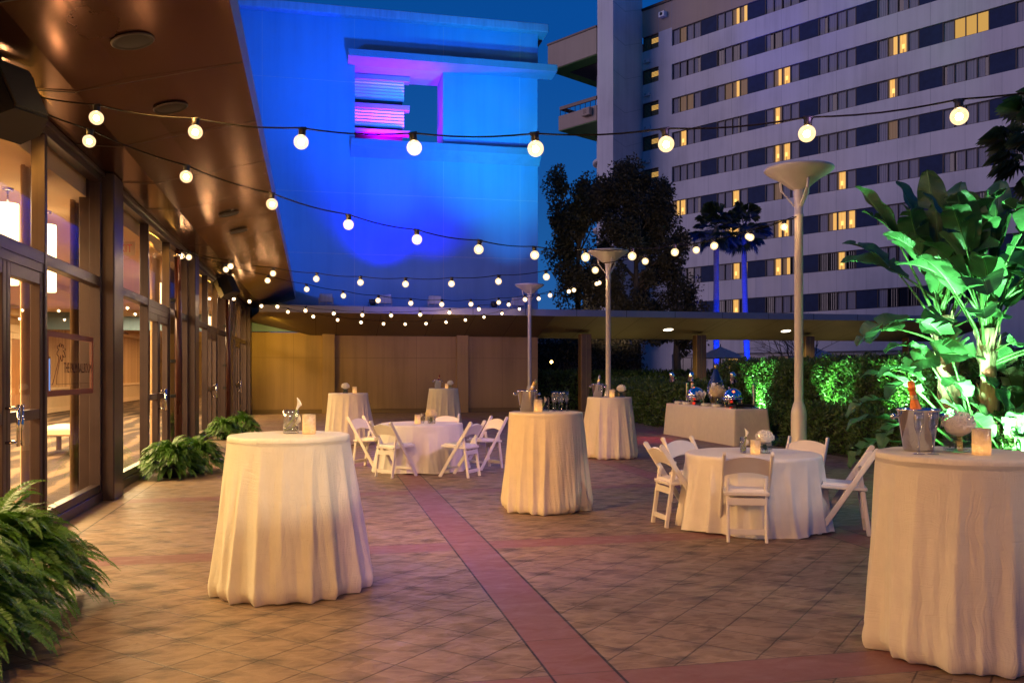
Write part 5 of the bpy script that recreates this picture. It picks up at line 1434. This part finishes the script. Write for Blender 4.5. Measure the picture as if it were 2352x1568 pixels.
def fan(n, a0, a1, az, sc, rz, seed, vars_=(0,1,3)):
    r = random.Random(seed); out = []
    for i in range(n):
        q = a0+(a1-a0)*(i+.5)/n
        flip = 0 if q > 0 else 180
        v = vars_[0] if abs(q) < 22 else (vars_[1] if abs(q) < 48 else vars_[2])
        if r.random() < .3: v = 3
        out.append((az+flip+r.uniform(-35,35), abs(q)+r.uniform(-5,5), sc*r.uniform(.85,1.15), v, rz+r.uniform(-.25,.1), r.uniform(-50,50)))
    return out
# azimuth 0 = to the right of the view, 180 = to the left, 250 = toward the camera
def tier(n, az0, az1, l0, l1, sc, z0, z1, seed, vs_):
    r = random.Random(seed)
    return [(az0+(az1-az0)*(i+.5)/n+r.uniform(-14,14), l0+(l1-l0)*r.random(), sc*r.uniform(.88,1.12), vs_[i % len(vs_)], z0+(z1-z0)*r.random(), r.uniform(-55,55)) for i in range(n)]
paradise(9.55, 10.9, [(0,0,0,.13),(.02,0,1.0,.12),(-.05,0,2.15,.13)],
         fan(15, -34, 34, 350, 1.02, 1.95, 1) + tier(9, 170, 340, 22, 48, 1.05, 2.0, 2.5, 11, (7,3,1,8)) + tier(5, 190, 320, 55, 80, .9, 1.6, 2.0, 12, (8,1,5)),
         'tall paddle leaved plant with a pale lit trunk, behind the flowers at the right', 1)
paradise(9.85, 11.9, [(0,0,0,.15),(-.12,0,1.1,.15),(-.30,0,2.4,.17)],
         fan(15, -30, 28, 350, 1.0, 2.1, 2) + tier(9, 160, 300, 24, 52, 1.05, 2.2, 2.7, 13, (7,3,1,8)) + tier(5, 170, 280, 55, 78, .88, 1.8, 2.3, 14, (8,1,2)),
         'paddle leaved plant with a thick brown leaning trunk, left of the pale trunk', 2)
paradise(9.42, 11.0, [],
         [(186,22,1.0,9,.05,0),(192,32,1.02,9,.05,10),(180,41,1.0,9,.1,-8),(194,50,.98,9,.05,12),(184,58,.95,9,.05,-6),(176,14,1.08,9,.05,10),(200,66,.9,10,.1,8),(172,30,1.05,10,.15,-14),(210,44,.95,10,.1,8),(178,6,1.2,10,.1,20),(225,30,1.0,10,.1,-20),(168,50,1.0,10,.1,5)],
         'low arching paddle leaved clump reaching left over the hedge', 3)
paradise(10.55, 10.0, [(0,0,0,.14),(.05,0,1.2,.13),(.0,0,2.3,.14)],
         fan(15, -36, 38, 350, 1.02, 2.0, 4) + tier(9, 170, 330, 22, 50, 1.05, 2.0, 2.6, 15, (7,3,1,8)) + tier(5, 200, 300, 52, 78, .9, 1.7, 2.2, 16, (8,1,2)),
         'tall paddle leaved plant at the right edge behind the candle', 4)
low = []
rr_ = random.Random(5)
for i in range(22): low.append((rr_.uniform(0,360), rr_.uniform(8,40), rr_.uniform(.7,1.25), rr_.choice((5,6,5)), .02, rr_.uniform(-60,60)))
paradise(9.42, 10.25, [], low, 'young short paddle leaved clump at the foot of the pale trunk', 5)
low = []
for i in range(26): low.append((rr_.uniform(0,360), rr_.uniform(2,26), rr_.uniform(.75,1.3), rr_.choice((5,0,6,3)), .02, rr_.uniform(-60,60)))
paradise(10.15, 9.35, [], low, 'upright leafy clump of green stalks at the right edge of the bed', 6)
low = []
for i in range(20): low.append((rr_.uniform(0,360), rr_.uniform(5,36), rr_.uniform(.8,1.25), rr_.choice((5,1,6,3)), .02, rr_.uniform(-60,60)))
paradise(10.6, 11.4, [], low, 'dense dark leafy clump behind the pale lit trunk', 7)

# ---- broad trees beyond the walkway
def tree(x, y, trunk_h, crown, n, lsz, seed, label, tone='treeleaf'):
    r = random.Random(seed)
    t = thing('tree', label, 'tree', (x, y, 0), 0, 'dark trees in front of the tower')
    m = MB(); top = max(c[2]+c[5]*.5 for c in crown)
    m.tube([(0,0,0),(.06,0,trunk_h*.5),(0,.05,trunk_h),(.0,0,top*.9)], [.30,.24,.2,.05], 10)
    for c in crown:
        for q in range(4):
            d = rnd_unit(r); e = Vector((c[0]+d.x*c[3]*.7, c[1]+d.y*c[4]*.7, c[2]+d.z*c[5]*.5)); b0 = Vector((0,0,min(e.z*.75, top*.7)))
            m.tube([b0, (b0+e)*.5+Vector((0,0,-.2)), e], [.07,.045,.012], 5)
    m.build('trunk', MT['bark'], t)
    mb = MB(); tot = sum(c[6] for c in crown)
    for c in crown:
        cn = max(6, int(26*c[6])); clumps = []
        for q in range(cn):
            d = rnd_unit(r); k = r.uniform(.45,1.02)
            clumps.append((Vector((c[0]+d.x*c[3]*k, c[1]+d.y*c[4]*k, c[2]+d.z*c[5]*k)), r.uniform(.35,.8), d))
        per = int(n*c[6]/tot/cn)
        for cc, cr_, cd_ in clumps:
            for i in range(per):
                d = rnd_unit(r); p = cc + Vector((d.x*cr_, d.y*cr_, d.z*cr_*1.35))*r.random()**.45
                nn = (rnd_unit(r)+Vector((0,0,.4))).normalized(); dd = (rnd_unit(r)+d*.6+Vector((0,0,-.3))).normalized()
                leaf_card(mb, p, nn, dd, lsz*r.uniform(.7,1.3), lsz*r.uniform(.5,.8))
    mb.build('crown', MT[tone], t, False)
# crown ellipsoids: (dx, dy, z, rx, ry, rz, weight)
tree(17.7, 47.0, 3.6, [(0,0,8.2,2.7,2.2,5.0,1.0),(-.5,.4,5.2,2.6,2.2,2.6,.6),(.8,0,11.4,1.7,1.6,1.9,.45),(1.5,0,9.0,1.7,1.7,3.0,.45),(-1.4,0,10.3,1.5,1.6,2.8,.5),(-.4,0,12.0,1.1,1.2,1.6,.25)], 34000, .19, 21,
     'broad dark bushy tree filling the middle, right of the blue hall', )
tree(14.7, 48.5, 3.4, [(0,0,8.4,1.9,1.7,4.6,1.0),(-.5,0,11.2,1.4,1.3,2.2,.45),(.7,0,5.6,2.1,1.7,2.6,.6),(.9,0,11.6,.9,1.0,1.9,.25)], 20000, .19, 22,
     'narrower dark tree half hidden behind the right edge of the blue hall')
tree(20.4, 47.5, 2.6, [(0,0,5.4,1.5,1.5,2.2,1.0),(.6,0,4.0,1.3,1.3,1.4,.5)], 9000, .17, 23,
     'low dark tree between the broad tree and the blue lit palms')
tree(13.0, 41.0, 2.2, [(0,0,3.2,1.5,1.4,1.6,1.0),(1.0,.3,2.6,1.3,1.2,1.3,.6)], 7000, .16, 24,
     'dark leafy bush seen under the walkway beside the ochre wall')

def palm(x, y, h, lean, s, seed, label, bark=True):
    r = random.Random(seed)
    t = thing('palm_tree', label, 'palm', (x, y, 0), 0, 'fan palms')
    m = MB(); pts = []; rad = []
    for i in range(13):
        q = i/12; pts.append((lean*(q*q-1)*(-1)*0 + lean*(1-q)**2, 0, h*q)); rad.append((.20-.05*q)*r.uniform(.95,1.05))
    m.tube(pts, rad, 12); m.build('trunk', MT['palmbark'], t)
    mb = MB(); top = Vector((0,0,h))
    for i in range(46):
        az = r.uniform(0, 2*PI); q = i/46; el = R(80)-R(150)*q
        d = Vector((math.cos(az)*math.cos(el), math.sin(az)*math.cos(el), math.sin(el)))
        L1 = s*r.uniform(.75,1.0); p0 = top+d*.1; p1 = top+d*L1+Vector((0,0,-.12*s*math.cos(el)))
        mb.tube([p0, p1], [.018,.012], 4)
        side = d.cross(Vector((0,0,1)));  side = side.normalized() if side.length > .01 else Vector((1,0,0)); up = side.cross(d).normalized()
        for k in range(17):
            a = -1.9+3.8*k/16
            dd = (d*math.cos(a)+side*math.sin(a)+up*r.uniform(-.1,.1)).normalized(); ln = s*.62*(1-.12*abs(a))
            e1 = p1+dd*ln*.6; e2 = e1+(dd+Vector((0,0,-1.1))).normalized()*ln*.42; wv = dd.cross(up).normalized()*.035*s
            mb.add([p1, e1+wv, e2, e1-wv], [(0,1,2),(0,2,3)])
    mb.build('crown', MT['palmleaf'], t, False)
palm(23.6, 49.0, 10.4, .0, 1.2, 1, 'blue lit palm, left of the two in front of the tower')
palm(25.7, 49.5, 10.5, .35, 1.25, 2, 'blue lit palm with a bent foot, right of the two in front of the tower')
palm(24.6, 25.0, 9.5, .0, 1.7, 3, 'palm whose drooping fronds enter at the right edge of the view')

pw = thing('courtyard_wall', 'dark plain wall of the courtyard seen under the walkway roof', 'wall', (12, 57, 0))
m = MB(); m.box(-6,9.5,0,.4,0,5.2); m.cbox(-6.1,9.6,-.06,.46,5.2,5.4,.02); m.build('wall', MT['towerwall'], pw)
m = MB(); m.box(.5,1.6,-.02,0,0,2.3); m.build('door', MT['greytrim'], pw)
hedge('hedge', 'tall dark shrub screen behind the garden lantern', 8.9, 14.5, 37.5, 38.6, 2.9, 170, .17, 12, 'treeleaf', .1, .3, ('-y','top'))

def bare_shrub(x, y, h, seed, label):
    r = random.Random(seed); t = thing('bare_shrub', label, 'shrub', (x, y, 0)); m = MB()
    def grow(p, d, l, rad, k):
        if k == 0 or rad < .003: return
        e = p+d*l; m.tube([p, (p+e)*.5+rnd_unit(r)*l*.05, e], [rad, rad*.85, rad*.7], 4)
        for i in range(3 if k > 2 else 2): grow(e, (d+rnd_unit(r)*.75+Vector((0,0,.15))).normalized(), l*r.uniform(.6,.85), rad*.62, k-1)
    for i in range(5): grow(Vector((0,0,0)), (Vector((r.uniform(-.5,.5), r.uniform(-.5,.5), 1))).normalized(), h*.3, .04, 5)
    m.build('branches', MT['bark'], t, False)
bare_shrub(22.5, 37.5, 5.2, 3, 'leafless twiggy shrub behind the walkway roof at the right')

def parasol(x, y, label):
    t = thing('closed_parasol', label, 'parasol', (x, y, 0), 0, 'pale parasols beyond the walkway')
    m = MB(); m.lathe([(.0001,2.95),(.03,2.9),(.5,2.72),(1.45,2.3),(1.44,2.28),(.5,2.68),(.0001,2.85)], (0,0,0), 8, 0, False); m.build('canopy', MT['greytrim'], t)
    m = MB(); m.tube([(0,0,0),(0,0,3.05)], .028, 8); m.build('pole', MT['bronze'], t)
parasol(21.2, 43.5, 'pale open parasol left of the bent palm foot, beyond the walkway')
parasol(26.5, 43.0, 'pale open parasol right of the bent palm foot, beyond the walkway')
t = thing('garden_lantern', 'small bright lantern in the dark shrubs at the end of the ochre wall', 'lantern', (9.85, 36.6, 0))
m = MB(); m.tube([(0,0,0),(0,0,1.85)], .025, 8); m.lathe([(.0001,1.8),(.09,1.82),(.10,2.1),(.05,2.17),(.0001,2.18)], (0,0,0), 12); m.build('post', MT['black'], t)
m = MB(); m.sphere((0,-.11,1.97), .06, 12, 8); m.build('lamp', emission('lantern_glow', (1.0,.6,.16), 40), t)

# green and blue uplights on the ground
def uplight(x, y, rz, label, group):
    t = thing('uplight', label, 'uplight', (x, y, .02), rz, group)
    m = MB(); m.tube([(0,0,0),(0,0,.09)], .012, 8); m.lathe([(.0001,.08),(.055,.08),(.06,.1),(.06,.22),(.052,.22),(.05,.15),(.0001,.15)], (0,0,0), 16); m.build('can', MT['black'], t)
for x, y, lab in ((10.42, 19.4, 'small ground spotlight at the tall hedge behind the right chafing dish'), (10.42, 16.2, 'small ground spotlight at the tall hedge right of the nearest lamp post'), (10.42, 14.0, 'small ground spotlight at the tall hedge under the arching leaves')):
    uplight(10.2, y, 0, lab, 'green ground spotlights')

# ================================================================== LIGHT
WARM = (1.0, .47, .115)
GOLD = (1.0, .52, .09)
# lobby ceiling lights spilling through the glass
for y in (8.0, 14.6, 21.5, 29.5): area('lobby_light', (-5.6, y, 3.46), (-5.6, y+.01, 0), (1.0,.72,.36), 1400, 2.4, 4.5)
area('lobby_light', (-6.0, 46, 3.46), (-6.0, 46.01, 0), (1.0,.60,.27), 900, 2.4, 16)
for y in (8.2, 15.0, 22.0, 28.5): area('lobby_wash', (-3.1, y, 3.3), (-1.0, y, .2), GOLD, 80, .4, 3.0)
# soffit lights along the overhang, hidden above the frame or in the recesses
spot('soffit_light', (-1.6, 1.6, 3.93), (1.4, 7.6, .2), WARM, 720, 90, .9, .10)
spot('soffit_light', (-1.7, -.6, 3.93), (3.6, 4.6, .3), WARM, 1250, 80, .9, .10)
spot('soffit_light', (-1.5, 6.6, 3.96), (3.6, 10.4, .2), WARM, 1100, 78, .9, .10)
spot('soffit_light', (-1.5, 12.2, 3.96), (3.6, 17.6, .2), WARM, 1200, 70, .9, .12)
spot('soffit_light', (-1.4, 4.6, 3.95), (-1.4, 6.2, 0), (1.0,.70,.26), 260, 90, .8, .08)
spot('soffit_light', (-1.4, 11.8, 3.95), (-1.5, 13.5, 0), (1.0,.66,.22), 240, 80, .8, .08)
spot('soffit_light', (-1.4, 19.0, 3.95), (-1.5, 21.0, 0), (1.0,.66,.22), 240, 80, .8, .08)
# event pin spots from the far right, aimed at the tables
spot('pin_spot', (2.3, 1.9, 5.0), (-.16, 6.15, 1.0), (1.0,.84,.66), 1100, 11.5, .55, .04)
spot('pin_spot', (6.8, 2.5, 4.6), (4.14, 7.75, .72), (1.0,.84,.72), 600, 15, .5, .04)
spot('pin_spot', (6.9, 1.2, 4.6), (3.5, 4.1, 1.07), (1.0,.78,.58), 420, 17, .6, .04)
spot('pin_spot', (5.2, 4.0, 5.0), (1.56, 13.4, .72), (1.0,.80,.78), 420, 9, .6, .04)
spot('pin_spot', (4.2, 2.2, 5.0), (.95, 7.6, 0), (.80,.42,1.0), 1100, 28, .8, .06)
spot('pin_spot', (6.6, 7.4, 4.6), (2.6, 14.2, 0), (.85,.42,.9), 900, 36, .8, .06)
# blue wall lights: floods on the walkway roof, plus added washes from farther out
spot('wall_flood', (-7, 21, 6.5), (-2.5, WY, 10), (0,.13,.90), 9500, 78, 1.0, .3)
spot('wall_flood', (2.5, 22, 5), (3.2, WY, 13.0), (0,.14,1.0), 15000, 58, 1.0, .3)
spot('wall_flood', (7.1, 24, 4.6), (6.9, WY, 11), (0,.46,1.0), 8500, 48, 1.0, .3)
spot('wall_flood', (2.28, 30.95, 4.26), (2.3, WY, 9.5), (0,.0,1.0), 6500, 84, 1.0, .2)
spot('wall_flood', (4.05, 30.95, 4.26), (4.3, WY, 10.5), (0,.0,1.0), 3000, 80, 1.0, .2)
spot('wall_flood', (7.1, 30.95, 4.26), (7.2, WY, 10), (0,.30,1.0), 1300, 80, 1.0, .2)
spot('wall_flood', (2.4, 25.5, 4.6), (2.7, WY, 8.4), (.12,.36,1.0), 800, 20, 1.0, .2)
spot('wall_flood', (3.5, 22, 5), (5.2, WY, 5.6), (.22,.18,1.0), 1300, 70, 1.0, .3)
spot('opening_light', (2.4, WY+.5, oz0+.1), (2.9, WY+1.0, 13.0), (.42,.0,1.0), 900, 160, .4, .1)
spot('opening_light', (4.2, WY+.4, oz0+.1), (2.6, WY+1.0, 11.6), (.42,.0,1.0), 700, 150, .4, .1)
# ochre wall and walkway
spot('canopy_light', (-1.6, 30.6, 3.3), (-1.4, WY, .6), (1.0,.62,.07), 200, 150, .9, .1)
spot('canopy_light', (4.5, 29.0, 3.4), (4.5, WY, .2), (1.0,.60,.12), 60, 160, 1.0, .2)
for x in (13.0, 18.6): spot('canopy_light', (x, 31.6, 3.05), (x, 31.6, 0), (1.0,.82,.30), 200, 150, .8, .1)
for x in (11.5, 16.5, 21.5): spot('canopy_fill', (x, 32.6, .3), (x, 31.6, 3.2), (1.0,.82,.34), 45, 150, 1.0, .1)  # added fill, stands in for light bounced from the ground onto the soffit
# green uplights
GRN = (.36, 1.0, .52)
for y in (19.4, 16.2, 14.0): spot('green_uplight', (10.2, y, .30), (10.62, y+.05, 1.3), (.30,1.0,.30), 1700, 80, 1.0, .05)
spot('green_uplight', (9.0, 9.5, .3), (9.62, 10.95, 1.8), GRN, 1500, 66, .9, .05)
spot('green_uplight', (8.2, 10.2, .3), (8.9, 11.1, 1.5), GRN, 600, 80, .9, .05)
spot('green_uplight', (9.2, 8.7, .25), (10.4, 10.0, 1.9), GRN, 2200, 62, .9, .05)
spot('green_uplight', (7.6, 9.8, .25), (9.4, 11.9, 2.8), GRN, 5200, 56, .8, .05)
spot('green_uplight', (8.35, 8.3, .25), (9.75, 11.2, 2.7), GRN, 5200, 70, .9, .05)
spot('trunk_light', (8.2, 8.4, .25), (9.62, 10.85, 1.25), (1.0,.92,.72), 1500, 22, .8, .04)
spot('tree_fill', (11.5, 34.0, 4.0), (17.0, 47.5, 7.0), (1.0,.68,.40), 1300, 75, .9, .2)  # added warm fill in place of the street lights' ambient glow
# blue uplights at the palms
spot('blue_uplight', (23.2, 47.6, .2), (23.6, 49.0, 7.0), (.0,.02,1.0), 9000, 50, .8, .1)
spot('blue_uplight', (25.4, 48.0, .2), (25.7, 49.5, 7.0), (.0,.02,1.0), 9000, 50, .8, .1)
# red heat lamps light the buffet
spot('heat_light', (8.41, 19.85, 1.34), (8.40, 19.9, .7), (1.0,.10,.03), 90, 140, .6, .03)
spot('heat_light', (8.62, 17.07, 1.34), (8.55, 17.1, .7), (1.0,.10,.03), 90, 140, .6, .03)
spot('heat_light', (8.30, 19.2, 1.45), (7.0, 18.6, 0), (1.0,.06,.08), 120, 60, .7, .03)
spot('heat_light', (8.66, 19.3, 1.34), (8.66, 19.3, .7), (1.0,.10,.03), 60, 140, .6, .03)

# dusk sky and the last glow of the sun
wd = bpy.data.worlds.new('World'); scene.world = wd; wd.use_nodes = True
nt = wd.node_tree; nt.nodes.clear()
out = nt.nodes.new('ShaderNodeOutputWorld'); bg = nt.nodes.new('ShaderNodeBackground')
SUN_EL, SUN_AZ = R(9), math.atan2(-1.0, .03)
tcw = N(nt, 'ShaderNodeTexCoord'); spw = N(nt, 'ShaderNodeSeparateXYZ'); L(nt, tcw.outputs['Generated'], spw.inputs[0])
dusk = ramp(nt, spw.outputs[2], [(0.0, (.030,.125,.38)), (.12, (.012,.115,.40)), (.35, (.002,.078,.36)), (1.0, (.0,.04,.22))])
# a little of the physical sky keeps the western side warmer than the east
sky = N(nt, 'ShaderNodeTexSky', _sky_type='NISHITA'); sky.sun_disc = False
sky.sun_elevation = R(.5); sky.sun_rotation = SUN_AZ; sky.ozone_density = 4.0
mixs = N(nt, 'ShaderNodeVectorMath', _operation='SCALE'); L(nt, sky.outputs[0], mixs.inputs[0]); mixs.inputs['Scale'].default_value = .02
add = N(nt, 'ShaderNodeVectorMath', _operation='ADD'); L(nt, dusk, add.inputs[0]); L(nt, mixs.outputs[0], add.inputs[1])
L(nt, add.outputs[0], bg.inputs[0]); bg.inputs[1].default_value = .85
L(nt, bg.outputs[0], out.inputs[0])
sl = bpy.data.lights.new('sun', 'SUN'); sl.energy = 1.15; sl.angle = R(44); sl.color = (1.0,.72,.86)
so = bpy.data.objects.new('sun', sl); COL.objects.link(so)
so.rotation_euler = Vector((.993*math.cos(SUN_EL), -.03*math.cos(SUN_EL), -math.sin(SUN_EL))).to_track_quat('-Z', 'Y').to_euler()

scene.view_settings.view_transform = 'Standard'; scene.view_settings.look = 'None'
scene.view_settings.exposure = 0; scene.view_settings.gamma = 1
scene.render.engine = 'CYCLES'
cy = scene.cycles
cy.use_denoising = True
cy.max_bounces = 7; cy.diffuse_bounces = 3; cy.glossy_bounces = 4; cy.transparent_max_bounces = 14; cy.transmission_bounces = 4
cy.sample_clamp_indirect = 4.0; cy.caustics_reflective = False; cy.caustics_refractive = False
